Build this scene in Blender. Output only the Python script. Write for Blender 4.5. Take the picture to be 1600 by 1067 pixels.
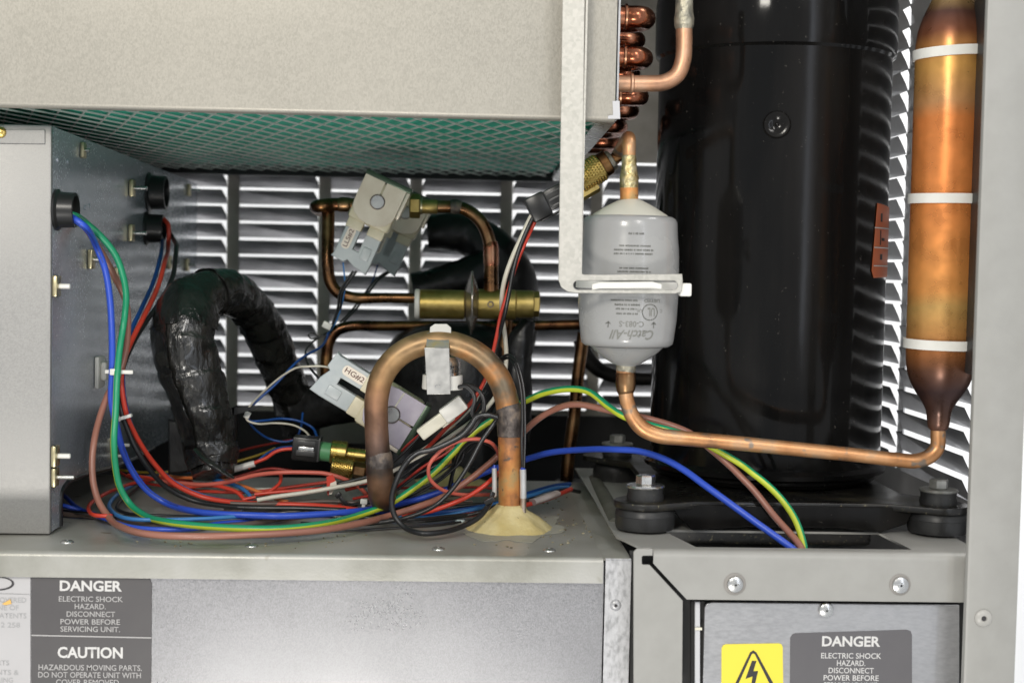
import bpy, bmesh, math, random
from mathutils import Matrix, Vector, noise
random.seed(7)
for o in list(bpy.data.objects): bpy.data.objects.remove(o)
scene = bpy.context.scene
C = scene.collection
rad = math.radians

# ------------------------------------------------------------------ camera
CAM = Vector((0, 0, 0.8)); FPX = 2300.0
YAW, PITCH, ROLL = rad(2.4), rad(2.9), 0.020
RC = (Matrix.Rotation(-YAW, 3, 'Z') @ Matrix.Rotation(math.pi/2-PITCH, 3, 'X') @ Matrix.Rotation(ROLL, 3, 'Z'))
cd = bpy.data.cameras.new('camera'); cam = bpy.data.objects.new('camera', cd); C.objects.link(cam)
cam.matrix_world = Matrix.Translation(CAM) @ RC.to_4x4()
cd.sensor_width = 36; cd.lens = FPX/1600*36; cd.clip_start = 0.02; cd.clip_end = 60
cd.dof.use_dof = True; cd.dof.focus_distance = 1.0; cd.dof.aperture_fstop = 8.5
scene.camera = cam
# ------------------------------------------------------------------ world, lamps, exposure
w = bpy.data.worlds.new('World'); scene.world = w; w.use_nodes = True
bg = w.node_tree.nodes['Background']; bg.inputs[0].default_value = (0.93, 0.96, 1, 1); bg.inputs[1].default_value = 0.60
def area(name, loc, target, size, power, col=(1, 1, 1), sy=None):
    l = bpy.data.lights.new(name, 'AREA'); l.energy = power; l.color = col
    l.shape = 'RECTANGLE'; l.size = size; l.size_y = sy or size
    o = bpy.data.objects.new(name, l); C.objects.link(o); o.location = loc
    o.rotation_euler = (Vector(target)-Vector(loc)).to_track_quat('-Z', 'Y').to_euler()
    return o
area('ceiling_lamp', (-0.5, -0.7, 1.47), (0.0, 1.05, 0.75), 0.3, 13, (1, 0.95, 0.86), 0.26)
area('tube_lamp', (0.55, -0.6, 1.75), (0.15, 1.0, 0.75), 0.2, 7, (1, 0.97, 0.93), 0.5)
area('low_fill', (-0.2, -0.6, -0.2), (0.0, 1.1, 0.85), 0.35, 11, (1, 0.96, 0.9), 0.25)  # unseen fill added from below to brighten the filter underside
area('reflection_strip', (0.93, -0.68, 0.95), (0.255, 0.99, 0.85), 0.13, 2.6, (0.82, 0.88, 1), 1.4)  # tall unseen light added for the pale band reflected in the compressor
area('back_wall_fill', (0.0, 2.3, 2.6), (0.0, 2.75, 0.8), 2.2, 46, (1, 0.985, 0.96), 0.4)  # added out of view to whiten the wall behind the back louvers
area('side_wall_fill', (1.05, 1.3, 2.3), (1.6, 1.3, 0.8), 1.4, 24, (1, 0.985, 0.96), 0.4)  # unseen light added to whiten the wall beyond the side louvers
vs = scene.view_settings; vs.view_transform = 'Standard'; vs.look = 'None'; vs.gamma = 1; vs.exposure = 0.05; vs.use_curve_mapping = False
scene.render.engine = 'CYCLES'
scene.cycles.max_bounces = 8; scene.cycles.sample_clamp_indirect = 4

# ------------------------------------------------------------------ placing
def ray(px, py): return RC @ Vector(((px-800)/FPX, -(py-533.5)/FPX, -1))
def P(px, py, Y):
    d = ray(px, py); return CAM + d*(Y/d.y)
def onX(px, py, X):
    d = ray(px, py); return CAM + d*(X/d.x)
def onZ(px, py, z):
    d = ray(px, py); return CAM + d*((z-CAM.z)/d.z)
def S(Y): return Y/FPX
ZS = P(470, 866, 0.9).z                 # shelf top
ZB = P(1250, 862, 0.885).z              # right base frame top
XL = P(79, 520, 0.952).x                # control box side
def F(px, py, h=0.0): return onZ(px, py, ZS+h)

# ------------------------------------------------------------------ objects
WO = {}
def thing(name, label, cat, base=(0, 0, 0), group=None):
    o = bpy.data.objects.new(name, None); C.objects.link(o); o.location = base; o.empty_display_size = 0.02
    o['label'] = label; o['category'] = cat
    if group: o['group'] = group
    WO[o.name] = Vector(base); return o
def tag(o, label, cat, group=None):
    o['label'] = label; o['category'] = cat
    if group: o['group'] = group
    return o
def link(name, me, mat, parent=None, smooth=True, recenter=True):
    if recenter and len(me.vertices):
        lo = [min(v.co[i] for v in me.vertices) for i in range(3)]; hi = [max(v.co[i] for v in me.vertices) for i in range(3)]
        c = Vector([(a+b)/2 for a, b in zip(lo, hi)])
        me.transform(Matrix.Translation(-c))
    else: c = Vector((0, 0, 0))
    o = bpy.data.objects.new(name, me); C.objects.link(o)
    if mat: me.materials.clear(); me.materials.append(mat)
    if smooth:
        for p in me.polygons: p.use_smooth = True
    o.location = c
    if parent: o.parent = parent; o.location = c-WO[parent.name]
    WO[o.name] = c
    return o
def from_bm(name, bm, mat, parent=None, smooth=False, sharp=None):
    bmesh.ops.recalc_face_normals(bm, faces=bm.faces)
    me = bpy.data.meshes.new(name); bm.to_mesh(me); bm.free()
    if smooth and sharp is not None:
        for p in me.polygons: p.use_smooth = True
        me.set_sharp_from_angle(angle=rad(sharp))
    return link(name, me, mat, parent, smooth)
def raw(name, V, Fc, mat, parent=None, smooth=False):
    me = bpy.data.meshes.new(name); me.from_pydata([tuple(v) for v in V], [], Fc); me.update()
    return link(name, me, mat, parent, smooth)
def box(name, lo, hi, mat, parent=None, bev=0.0, rot=None, piv=None, seg=2):
    lo, hi = Vector(lo), Vector(hi); bm = bmesh.new(); bmesh.ops.create_cube(bm, size=1)
    c = (lo+hi)/2; s = hi-lo
    for v in bm.verts: v.co = Vector((v.co.x*s.x, v.co.y*s.y, v.co.z*s.z))+c
    if bev: bmesh.ops.bevel(bm, geom=list(bm.edges), offset=bev, segments=seg, affect='EDGES', profile=0.5)
    if rot is not None:
        p = piv or c
        for v in bm.verts: v.co = rot @ (v.co-p)+p
    return from_bm(name, bm, mat, parent, smooth=bool(bev), sharp=35)
def obox(name, org, ax, lo, hi, mat, parent=None, bev=0.0, seg=2):
    """box in a local frame ax=(u,v,w) at org"""
    bm = bmesh.new(); bmesh.ops.create_cube(bm, size=1)
    lo, hi = Vector(lo), Vector(hi); c = (lo+hi)/2; s = hi-lo
    for v in bm.verts: v.co = Vector((v.co.x*s.x, v.co.y*s.y, v.co.z*s.z))+c
    if bev: bmesh.ops.bevel(bm, geom=list(bm.edges), offset=bev, segments=seg, affect='EDGES', profile=0.5)
    for v in bm.verts: q = v.co.copy(); v.co = org+ax[0]*q.x+ax[1]*q.y+ax[2]*q.z
    return from_bm(name, bm, mat, parent, smooth=bool(bev), sharp=35)
def catmull(pts, n):
    P_ = [2*pts[0]-pts[1]]+pts+[2*pts[-1]-pts[-2]]; out = []
    for i in range(1, len(P_)-2):
        p0, p1, p2, p3 = P_[i-1:i+3]
        t0 = 0.0; t1 = max((p1-p0).length, 1e-6)**.5; t2 = t1+max((p2-p1).length, 1e-6)**.5; t3 = t2+max((p3-p2).length, 1e-6)**.5
        for k in range(n):
            t = t1+(t2-t1)*k/n
            A1 = p0*((t1-t)/(t1-t0))+p1*((t-t0)/(t1-t0)); A2 = p1*((t2-t)/(t2-t1))+p2*((t-t1)/(t2-t1)); A3 = p2*((t3-t)/(t3-t2))+p3*((t-t2)/(t3-t2))
            B1 = A1*((t2-t)/(t2-t0))+A2*((t-t0)/(t2-t0)); B2 = A2*((t3-t)/(t3-t1))+A3*((t-t1)/(t3-t1))
            out.append(B1*((t2-t)/(t2-t1))+B2*((t-t1)/(t2-t1)))
    out.append(pts[-1]); return out
def tube(name, pts, r, mat, parent=None, seg=12, n=8, fn=None, flat=1.0, caps=True, twist=0.0):
    pts = [Vector(p) for p in pts]
    path = catmull(pts, n) if n > 1 and len(pts) > 1 else pts
    if not isinstance(r, (list, tuple)): r = [r]*len(pts)
    R = []
    if n > 1:
        for i in range(len(pts)-1):
            for k in range(n): a = k/n; R.append(r[i]*(1-a)+r[i+1]*a)
        R.append(r[-1])
    else: R = list(r)
    V, Fc, uv = [], [], []
    t0 = (path[1]-path[0]).normalized()
    up = Vector((0, -1, 0)) if abs(t0.y) < .9 else Vector((0, 0, 1))
    nrm = (up-t0*up.dot(t0)).normalized(); L = 0.0; prev = t0; lens = []
    for i, p in enumerate(path):
        t = (path[min(i+1, len(path)-1)]-path[max(i-1, 0)]).normalized()
        q = prev.rotation_difference(t); nrm = q @ nrm; nrm = (nrm-t*nrm.dot(t)).normalized(); b = t.cross(nrm); prev = t
        if i: L += (p-path[i-1]).length
        lens.append(L)
        for k in range(seg):
            a = 2*math.pi*k/seg+twist*L; rr = R[i]
            if fn: rr = fn(p, k/seg, L, rr)
            V.append(p+nrm*(math.cos(a)*rr)+b*(math.sin(a)*rr*flat))
    for i in range(len(path)-1):
        for k in range(seg):
            k2 = (k+1) % seg
            Fc.append((i*seg+k, i*seg+k2, (i+1)*seg+k2, (i+1)*seg+k))
            uv.append(((k/seg, lens[i]), ((k+1)/seg, lens[i]), ((k+1)/seg, lens[i+1]), (k/seg, lens[i+1])))
    if caps:
        Fc.append(tuple(range(seg))[::-1]); Fc.append(tuple(range((len(path)-1)*seg, len(path)*seg)))
    me = bpy.data.meshes.new(name); me.from_pydata([tuple(v) for v in V], [], Fc); me.update()
    ul = me.uv_layers.new(name='UV'); li = 0
    for fi, p in enumerate(me.polygons):
        for j in range(p.loop_total):
            if fi < len(uv): ul.data[p.loop_start+j].uv = uv[fi][j]
    for p in me.polygons: p.use_smooth = True
    me.set_sharp_from_angle(angle=rad(50))
    return link(name, me, mat, parent, True)
def lathe(name, prof, org, axis, mat, parent=None, seg=32, smooth=True, sharp=35, ref=None, fn=None):
    """prof: list of (radius, height along axis)"""
    org = Vector(org); ax = Vector(axis).normalized()
    up = Vector(ref) if ref else (Vector((0, 0, 1)) if abs(ax.z) < .9 else Vector((1, 0, 0)))
    u = (up-ax*up.dot(ax)).normalized(); v = ax.cross(u)
    bm = bmesh.new(); rings = []
    for r, h in prof:
        if r < 1e-7: rings.append([bm.verts.new(org+ax*h)])
        else:
            rg = []
            for k in range(seg):
                a = 2*math.pi*k/seg; rr = fn(r, h, a) if fn else r
                rg.append(bm.verts.new(org+ax*h+u*(rr*math.cos(a))+v*(rr*math.sin(a))))
            rings.append(rg)
    for a, b in zip(rings, rings[1:]):
        if len(a) == 1 and len(b) == 1: continue
        if len(a) == 1:
            for k in range(seg): bm.faces.new((a[0], b[k], b[(k+1) % seg]))
        elif len(b) == 1:
            for k in range(seg): bm.faces.new((a[k], b[0], a[(k+1) % seg]))
        else:
            for k in range(seg): bm.faces.new((a[k], a[(k+1) % seg], b[(k+1) % seg], b[k]))
    return from_bm(name, bm, mat, parent, smooth, sharp)
def cyl(name, a, b, r, mat, parent=None, seg=24, bev=0.0):
    a, b = Vector(a), Vector(b); L = (b-a).length
    e = min(bev, r*.5, L*.4)
    prof = [(0, 0), (r-e, 0), (r, e), (r, L-e), (r-e, L), (0, L)] if e else [(0, 0), (r, 0), (r, L), (0, L)]
    return lathe(name, prof, a, b-a, mat, parent, seg)
def hexa(name, a, b, r, mat, parent=None):
    a, b = Vector(a), Vector(b); L = (b-a).length
    return lathe(name, [(0, 0), (r*.92, 0), (r, L*.12), (r, L*.88), (r*.9, L), (0, L)], a, b-a, mat, parent, 6, False)
_dg = None
def curve_mesh(cu):
    o = bpy.data.objects.new('tmp', cu); C.objects.link(o)
    dg = bpy.context.evaluated_depsgraph_get(); me = bpy.data.meshes.new_from_object(o.evaluated_get(dg))
    bpy.data.objects.remove(o); return me
def outline_mesh(loops, t, bev=0.0):
    cu = bpy.data.curves.new('tmp', 'CURVE'); cu.dimensions = '2D'; cu.fill_mode = 'BOTH'; cu.extrude = t/2
    if bev: cu.bevel_depth = bev; cu.offset = -bev; cu.extrude = max(t/2-bev, 1e-5); cu.bevel_resolution = 1
    for lp in loops:
        s = cu.splines.new('POLY'); s.points.add(len(lp)-1); s.use_cyclic_u = True
        for p, q in zip(s.points, lp): p.co = (q[0], q[1], 0, 1)
    return curve_mesh(cu)
def plate(name, loops, t, mat, parent=None, org=None, ax=None, bev=0.0, smooth=False):
    """loops in local (u,v); placed at org with axes u,v and thickness along w"""
    me = outline_mesh(loops, t, bev)
    for v in me.vertices: q = v.co.copy(); v.co = org+ax[0]*q.x+ax[1]*q.y+ax[2]*q.z
    return link(name, me, mat, parent, smooth)
XZ = (Vector((1, 0, 0)), Vector((0, 0, 1)), Vector((0, -1, 0)))
def plateP(name, loops_px, Y, t, mat, parent=None, bev=0.0):
    """outline given in pixels, standing in the plane y=Y, front face at Y"""
    loops = [[(P(x, y, Y).x, P(x, y, Y).z) for x, y in lp] for lp in loops_px]
    return plate(name, loops, t, mat, parent, Vector((0, Y+t/2, 0)), XZ, bev)
def rrect(x0, y0, x1, y1, r, n=5, which=(1, 1, 1, 1)):
    out = []
    for (cx, cy, a0), on in zip([(x1-r, y1-r, 0), (x0+r, y1-r, 90), (x0+r, y0+r, 180), (x1-r, y0+r, 270)], which):
        if not on:
            out.append((cx+(r if a0 in (0, 270) else -r), cy+(r if a0 in (0, 90) else -r))); continue
        for k in range(n+1):
            a = rad(a0+90*k/n); out.append((cx+r*math.cos(a), cy+r*math.sin(a)))
    return out
def text_me(s, bold=0.0, shear=0.0, spacing=1.0):
    cu = bpy.data.curves.new('t', 'FONT'); cu.body = s; cu.size = 1; cu.offset = bold; cu.shear = shear; cu.space_character = spacing
    cu.align_x = 'CENTER'; cu.resolution_u = 3
    return curve_mesh(cu)
def fit(me, cx, cy, wd, ht, flip=False):
    xs = [v.co.x for v in me.vertices]; ys = [v.co.y for v in me.vertices]
    x0, x1, y0, y1 = min(xs), max(xs), min(ys), max(ys)
    for v in me.vertices:
        u = (v.co.x-(x0+x1)/2)/(x1-x0)*wd; q = (v.co.y-(y0+y1)/2)/(y1-y0)*ht
        if flip: u, q = -u, -q
        v.co = (cx+u, cy+q, 0)
    return me
def join_me(ms, name):
    bm = bmesh.new()
    for m in ms: bm.from_mesh(m)
    me = bpy.data.meshes.new(name); bm.to_mesh(me); bm.free(); return me
def lettering(name, lines, org, ax, mat, parent):
    """lines: (string, cx, cy, width, height, bold)"""
    me = join_me([fit(text_me(s, b), cx, cy, wd, ht) for s, cx, cy, wd, ht, b in lines], name)
    for v in me.vertices: q = v.co.copy(); v.co = org+ax[0]*q.x+ax[1]*q.y
    return link(name, me, mat, parent, False)

# ------------------------------------------------------------------ materials
def M(name, cols, scale=40, rough=.5, metal=0.0, rvar=0.0, bump=0.0, bscale=300, stretch=(1, 1, 1), coat=0.0, spec=.5, detail=5, lo=.35, hi=.65, speck=None, trans=0.0, noise_rough=.55, bstretch=None, sss=0.0):
    m = bpy.data.materials.new(name); m.use_nodes = True; nt = m.node_tree; N = nt.nodes; K = nt.links
    b = N['Principled BSDF']; b.inputs['Roughness'].default_value = rough; b.inputs['Metallic'].default_value = metal
    b.inputs['Coat Weight'].default_value = coat; b.inputs['Coat Roughness'].default_value = .08; b.inputs['Specular IOR Level'].default_value = spec
    if trans: b.inputs['Transmission Weight'].default_value = trans
    if sss: b.inputs['Subsurface Weight'].default_value = sss; b.inputs['Subsurface Radius'].default_value = (.004, .004, .004)
    if not isinstance(cols[0], (tuple, list)): cols = [cols]
    tc = N.new('ShaderNodeTexCoord'); mp = N.new('ShaderNodeMapping'); K.new(tc.outputs['Object'], mp.inputs[0]); mp.inputs['Scale'].default_value = stretch
    col = None
    if len(cols) > 1:
        nz = N.new('ShaderNodeTexNoise'); nz.inputs['Scale'].default_value = scale; nz.inputs['Detail'].default_value = detail; nz.inputs['Roughness'].default_value = noise_rough
        K.new(mp.outputs[0], nz.inputs[0]); cr = N.new('ShaderNodeValToRGB'); e = cr.color_ramp.elements
        for i, c in enumerate(cols):
            t = lo+(hi-lo)*i/(len(cols)-1)
            el = e[i] if i < 2 else e.new(t)
            el.position = t; el.color = (*c, 1)
        K.new(nz.outputs[0], cr.inputs[0]); col = cr.outputs[0]
        if rvar:
            mr = N.new('ShaderNodeMapRange'); K.new(nz.outputs[0], mr.inputs[0]); mr.inputs[1].default_value = .3; mr.inputs[2].default_value = .7
            mr.inputs[3].default_value = max(rough-rvar, .03); mr.inputs[4].default_value = min(rough+rvar, 1); K.new(mr.outputs[0], b.inputs['Roughness'])
    if speck:
        (sc, sscale, th) = speck
        n2 = N.new('ShaderNodeTexNoise'); n2.inputs['Scale'].default_value = sscale; n2.inputs['Detail'].default_value = 2; K.new(tc.outputs['Object'], n2.inputs[0])
        r2 = N.new('ShaderNodeValToRGB'); r2.color_ramp.elements[0].position = th; r2.color_ramp.elements[1].position = th+.06; K.new(n2.outputs[0], r2.inputs[0])
        mx = N.new('ShaderNodeMix'); mx.data_type = 'RGBA'; K.new(r2.outputs[0], mx.inputs[0])
        if col: K.new(col, mx.inputs[6])
        else: mx.inputs[6].default_value = (*cols[0], 1)
        mx.inputs[7].default_value = (*sc, 1); col = mx.outputs[2]
    if col: K.new(col, b.inputs['Base Color'])
    else: b.inputs['Base Color'].default_value = (*cols[0], 1)
    if bump:
        mb = N.new('ShaderNodeMapping'); K.new(tc.outputs['Object'], mb.inputs[0]); mb.inputs['Scale'].default_value = bstretch or (1, 1, 1)
        n3 = N.new('ShaderNodeTexNoise'); n3.inputs['Scale'].default_value = bscale; n3.inputs['Detail'].default_value = 4; K.new(mb.outputs[0], n3.inputs[0])
        bp = N.new('ShaderNodeBump'); bp.inputs['Strength'].default_value = bump; bp.inputs['Distance'].default_value = .002; K.new(n3.outputs[0], bp.inputs['Height']); K.new(bp.outputs[0], b.inputs['Normal'])
    return m
def zramp(name, stops, z0, z1, rough=.3, metal=1.0, nscale=30, namp=.06, det=6, n2s=160, n2lo=.9, xmix=None):
    """metal whose heat tint changes along its own height (object z)"""
    m = bpy.data.materials.new(name); m.use_nodes = True; nt = m.node_tree; N = nt.nodes; K = nt.links; b = N['Principled BSDF']
    b.inputs['Roughness'].default_value = rough; b.inputs['Metallic'].default_value = metal
    tc = N.new('ShaderNodeTexCoord'); sp = N.new('ShaderNodeSeparateXYZ'); K.new(tc.outputs['Object'], sp.inputs[0])
    mr = N.new('ShaderNodeMapRange'); K.new(sp.outputs[2], mr.inputs[0]); mr.inputs[1].default_value = z0; mr.inputs[2].default_value = z1
    nz = N.new('ShaderNodeTexNoise'); nz.inputs['Scale'].default_value = nscale; nz.inputs['Detail'].default_value = det; K.new(tc.outputs['Object'], nz.inputs[0])
    ma = N.new('ShaderNodeMath'); ma.operation = 'MULTIPLY_ADD'; K.new(nz.outputs[0], ma.inputs[0]); ma.inputs[1].default_value = namp*2; ma.inputs[2].default_value = -namp
    ad = N.new('ShaderNodeMath'); ad.operation = 'ADD'; K.new(mr.outputs[0], ad.inputs[0]); K.new(ma.outputs[0], ad.inputs[1])
    cr = N.new('ShaderNodeValToRGB'); e = cr.color_ramp.elements
    for i, (t, c) in enumerate(stops):
        el = e[i] if i < 2 else e.new(t)
        el.position = t; el.color = (*c, 1)
    K.new(ad.outputs[0], cr.inputs[0])
    n2 = N.new('ShaderNodeTexNoise'); n2.inputs['Scale'].default_value = n2s; n2.inputs['Detail'].default_value = 4; K.new(tc.outputs['Object'], n2.inputs[0])
    r2 = N.new('ShaderNodeMapRange'); K.new(n2.outputs[0], r2.inputs[0]); r2.inputs[1].default_value = .35; r2.inputs[2].default_value = .7; r2.inputs[3].default_value = n2lo; r2.inputs[4].default_value = 1.05
    base = cr.outputs[0]
    if xmix:
        x0_, x1_, cols_ = xmix
        n4 = N.new('ShaderNodeTexNoise'); n4.inputs['Scale'].default_value = 70; n4.inputs['Detail'].default_value = 6; K.new(tc.outputs['Object'], n4.inputs[0])
        m4_ = N.new('ShaderNodeMath'); m4_.operation = 'MULTIPLY_ADD'; K.new(n4.outputs[0], m4_.inputs[0]); m4_.inputs[1].default_value = .06; m4_.inputs[2].default_value = -.03
        a4 = N.new('ShaderNodeMath'); a4.operation = 'ADD'; K.new(sp.outputs[0], a4.inputs[0]); K.new(m4_.outputs[0], a4.inputs[1])
        c4 = N.new('ShaderNodeMapRange'); K.new(a4.outputs[0], c4.inputs[0]); c4.inputs[1].default_value = x0_; c4.inputs[2].default_value = x1_
        r4 = N.new('ShaderNodeValToRGB'); r4.color_ramp.elements[0].position = .38; r4.color_ramp.elements[1].position = .6; r4.color_ramp.elements[0].color = (*cols_[0], 1); r4.color_ramp.elements[1].color = (*cols_[1], 1); K.new(n4.outputs[0], r4.inputs[0])
        q4 = N.new('ShaderNodeMix'); q4.data_type = 'RGBA'; K.new(c4.outputs[0], q4.inputs[0]); K.new(cr.outputs[0], q4.inputs[6]); K.new(r4.outputs[0], q4.inputs[7]); base = q4.outputs[2]
    mx = N.new('ShaderNodeVectorMath'); mx.operation = 'SCALE'; K.new(base, mx.inputs[0]); K.new(r2.outputs[0], mx.inputs['Scale'])
    K.new(mx.outputs[0], b.inputs['Base Color'])
    r3 = N.new('ShaderNodeMapRange'); K.new(n2.outputs[0], r3.inputs[0]); r3.inputs[1].default_value = .3; r3.inputs[2].default_value = .7; r3.inputs[3].default_value = max(rough-.08, .05); r3.inputs[4].default_value = rough+.12
    K.new(r3.outputs[0], b.inputs['Roughness'])
    return m
def stripe(name, c1, c2, frac=.35, rough=.35):
    m = bpy.data.materials.new(name); m.use_nodes = True; nt = m.node_tree; N = nt.nodes; K = nt.links; b = N['Principled BSDF']; b.inputs['Roughness'].default_value = rough
    uv = N.new('ShaderNodeUVMap'); sp = N.new('ShaderNodeSeparateXYZ'); K.new(uv.outputs[0], sp.inputs[0])
    ma = N.new('ShaderNodeMath'); ma.operation = 'MULTIPLY_ADD'; K.new(sp.outputs[1], ma.inputs[0]); ma.inputs[1].default_value = .45; of = N.new('ShaderNodeMath'); of.operation = 'ADD'; of.inputs[1].default_value = .66; K.new(sp.outputs[0], of.inputs[0]); K.new(of.outputs[0], ma.inputs[2])
    fr = N.new('ShaderNodeMath'); fr.operation = 'FRACT'; K.new(ma.outputs[0], fr.inputs[0])
    lt = N.new('ShaderNodeMath'); lt.operation = 'LESS_THAN'; K.new(fr.outputs[0], lt.inputs[0]); lt.inputs[1].default_value = frac
    mx = N.new('ShaderNodeMix'); mx.data_type = 'RGBA'; K.new(lt.outputs[0], mx.inputs[0]); mx.inputs[6].default_value = (*c1, 1); mx.inputs[7].default_value = (*c2, 1)
    K.new(mx.outputs[2], b.inputs['Base Color']); return m
def lin(r, g, b):
    f = lambda c: ((c/255+.055)/1.055)**2.4 if c > 10 else c/255/12.92
    return (f(r), f(g), f(b))
def spangle(name, c1, c2, rough, metal, vscale=260, bump=.15, streak=None, cloud=.45):
    """galvanised sheet: crystal spangle from voronoi cells plus cloudy tone"""
    m = bpy.data.materials.new(name); m.use_nodes = True; nt = m.node_tree; N = nt.nodes; K = nt.links; b = N['Principled BSDF']
    b.inputs['Metallic'].default_value = metal
    tc = N.new('ShaderNodeTexCoord'); mp = N.new('ShaderNodeMapping'); K.new(tc.outputs['Object'], mp.inputs[0]); mp.inputs['Scale'].default_value = streak or (1, 1, 1); mp.inputs['Rotation'].default_value = (0, rad(25), 0)
    vo = N.new('ShaderNodeTexVoronoi'); vo.inputs['Scale'].default_value = vscale; K.new(mp.outputs[0], vo.inputs[0])
    sp = N.new('ShaderNodeSeparateColor'); K.new(vo.outputs['Color'], sp.inputs[0])
    nz = N.new('ShaderNodeTexNoise'); nz.inputs['Scale'].default_value = 9; nz.inputs['Detail'].default_value = 6; nz.inputs['Roughness'].default_value = .6; K.new(tc.outputs['Object'], nz.inputs[0])
    a = N.new('ShaderNodeMath'); a.operation = 'MULTIPLY_ADD'; K.new(sp.outputs[0], a.inputs[0]); a.inputs[1].default_value = .38; n5 = N.new('ShaderNodeMath'); n5.operation = 'MULTIPLY_ADD'; K.new(nz.outputs[0], n5.inputs[0]); n5.inputs[1].default_value = cloud; n5.inputs[2].default_value = .47-.5*cloud; K.new(n5.outputs[0], a.inputs[2])
    cr = N.new('ShaderNodeValToRGB'); cr.color_ramp.elements[0].position = .38; cr.color_ramp.elements[1].position = .9
    cr.color_ramp.elements[0].color = (*c1, 1); cr.color_ramp.elements[1].color = (*c2, 1); K.new(a.outputs[0], cr.inputs[0]); K.new(cr.outputs[0], b.inputs['Base Color'])
    mr = N.new('ShaderNodeMapRange'); K.new(a.outputs[0], mr.inputs[0]); mr.inputs[1].default_value = .3; mr.inputs[2].default_value = 1; mr.inputs[3].default_value = rough-.08; mr.inputs[4].default_value = rough+.12; K.new(mr.outputs[0], b.inputs['Roughness'])
    bp = N.new('ShaderNodeBump'); bp.inputs['Strength'].default_value = bump; bp.inputs['Distance'].default_value = .0006; K.new(sp.outputs[1], bp.inputs['Height'])
    nw = N.new('ShaderNodeTexNoise'); nw.inputs['Scale'].default_value = 7; nw.inputs['Detail'].default_value = 1; K.new(tc.outputs['Object'], nw.inputs[0])
    b2 = N.new('ShaderNodeBump'); b2.inputs['Strength'].default_value = .35; b2.inputs['Distance'].default_value = .006; K.new(nw.outputs[0], b2.inputs['Height']); K.new(b2.outputs[0], bp.inputs['Normal']); K.new(bp.outputs[0], b.inputs['Normal'])
    return m

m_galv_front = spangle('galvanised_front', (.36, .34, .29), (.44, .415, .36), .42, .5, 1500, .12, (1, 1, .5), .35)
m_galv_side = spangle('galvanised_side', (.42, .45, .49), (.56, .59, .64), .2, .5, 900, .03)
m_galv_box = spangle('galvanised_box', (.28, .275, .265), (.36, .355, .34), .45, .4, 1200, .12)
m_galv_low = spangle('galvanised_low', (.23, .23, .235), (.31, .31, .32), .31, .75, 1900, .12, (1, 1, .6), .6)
m_galv_flange = M('galvanised_flange', [(.34, .34, .34), (.47, .47, .475), (.53, .53, .535)], 260, .38, .35, .1, .06, 900, stretch=(1.6, 1, .8))
m_lid = M('shelf_sheet', [(.30, .293, .25), (.38, .375, .335), (.43, .425, .395)], 14, .38, .35, .1, .06, 600, speck=((.22, .20, .14), 55, .71))
m_louver = M('louver_sheet', [(.40, .40, .41), (.52, .52, .53)], 30, .36, .45, .08)
m_post = M('louver_post', [(.42, .39, .33), (.52, .49, .43)], 40, .5, .15)
m_wall = M('white_wall', [(.86, .86, .86), (.9, .9, .9)], 3, .8)
m_grey = M('grey_powder_coat', [(.315, .31, .287), (.34, .335, .312)], 60, .42, 0, .03, .05, 1500)
m_greyW = M('pale_grey_edge', (.55, .55, .56), rough=.4)
m_black = M('black_gloss_paint', [(.004, .004, .004), (.008, .0075, .007), (.012, .011, .010)], 22, .14, 0, .10, .05, 45, spec=.19, stretch=(1, 1, .12), speck=((.05, .046, .04), 330, .715))
m_blackdust = M('dusty_black_paint', [(.008, .008, .008), (.012, .011, .009), (.05, .043, .026)], 26, .32, 0, .12, .05, 300, lo=.35, hi=.75, speck=((.16, .14, .08), 420, .66))
m_rubber = M('rubber', [(.018, .018, .018), (.03, .03, .029)], 60, .45, 0, .1, .03, 900, speck=((.10, .09, .07), 500, .7))
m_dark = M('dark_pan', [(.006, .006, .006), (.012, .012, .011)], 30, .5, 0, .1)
m_tape = M('black_tape', [(.007, .007, .0065), (.015, .0145, .013), (.022, .021, .019)], 60, .27, 0, .15, 1.0, 190, bstretch=(1, 1, .4), coat=.35, speck=((.05, .048, .045), 260, .72))
m_tape2 = M('black_tape_far', [(.006, .006, .006), (.012, .012, .012)], 60, .38, 0, .15, .8, 70, bstretch=(1, 1, .5))
m_bplastic = M('black_plastic', (.014, .014, .014), rough=.32)
m_bgrey = M('grey_black_plastic', [(.05, .05, .05), (.07, .07, .07)], 90, .3)
m_zinc = M('zinc_plate', [(.55, .55, .54), (.72, .72, .70)], 90, .25, .95, .08)
m_zincY = M('yellow_zinc', [(.42, .36, .20), (.58, .52, .33)], 90, .3, .9, .08)
m_steel = M('steel', [(.42, .42, .41), (.55, .55, .53)], 90, .3, .9, .1)
m_bolt = M('dusty_bolt', [(.22, .22, .20), (.35, .35, .33)], 120, .45, .6, .1)
m_nylon = M('white_nylon', [(.74, .73, .67), (.8, .79, .74)], 40, .38, sss=.15)
m_ylnylon = M('cream_nylon', [(.70, .67, .53), (.77, .74, .62)], 40, .38, sss=.15)
m_coil = M('coil_epoxy', [(.62, .56, .38), (.70, .63, .46)], 60, .4)
m_yoke = M('coil_yoke', [(.62, .54, .42), (.72, .65, .53)], 50, .35, .25, .1)
m_conn = M('grey_connector', [(.42, .46, .47), (.5, .53, .53)], 70, .35, sss=.1)
m_olive = M('olive_trim', (.05, .08, .05), rough=.3, metal=.5)
m_violet = M('violet_yoke', [(.52, .46, .53), (.66, .60, .66)], 60, .25, .45)
m_brass = M('brass', [(.55, .38, .09), (.70, .52, .17)], 70, .27, 1, .1, .04, 600)
m_brassO = M('brass_old', [(.36, .26, .07), (.55, .42, .15)], 60, .38, .9, .1, .05, 300)
m_green_p = M('green_plastic', (.12, .36, .16), rough=.4)
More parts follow.
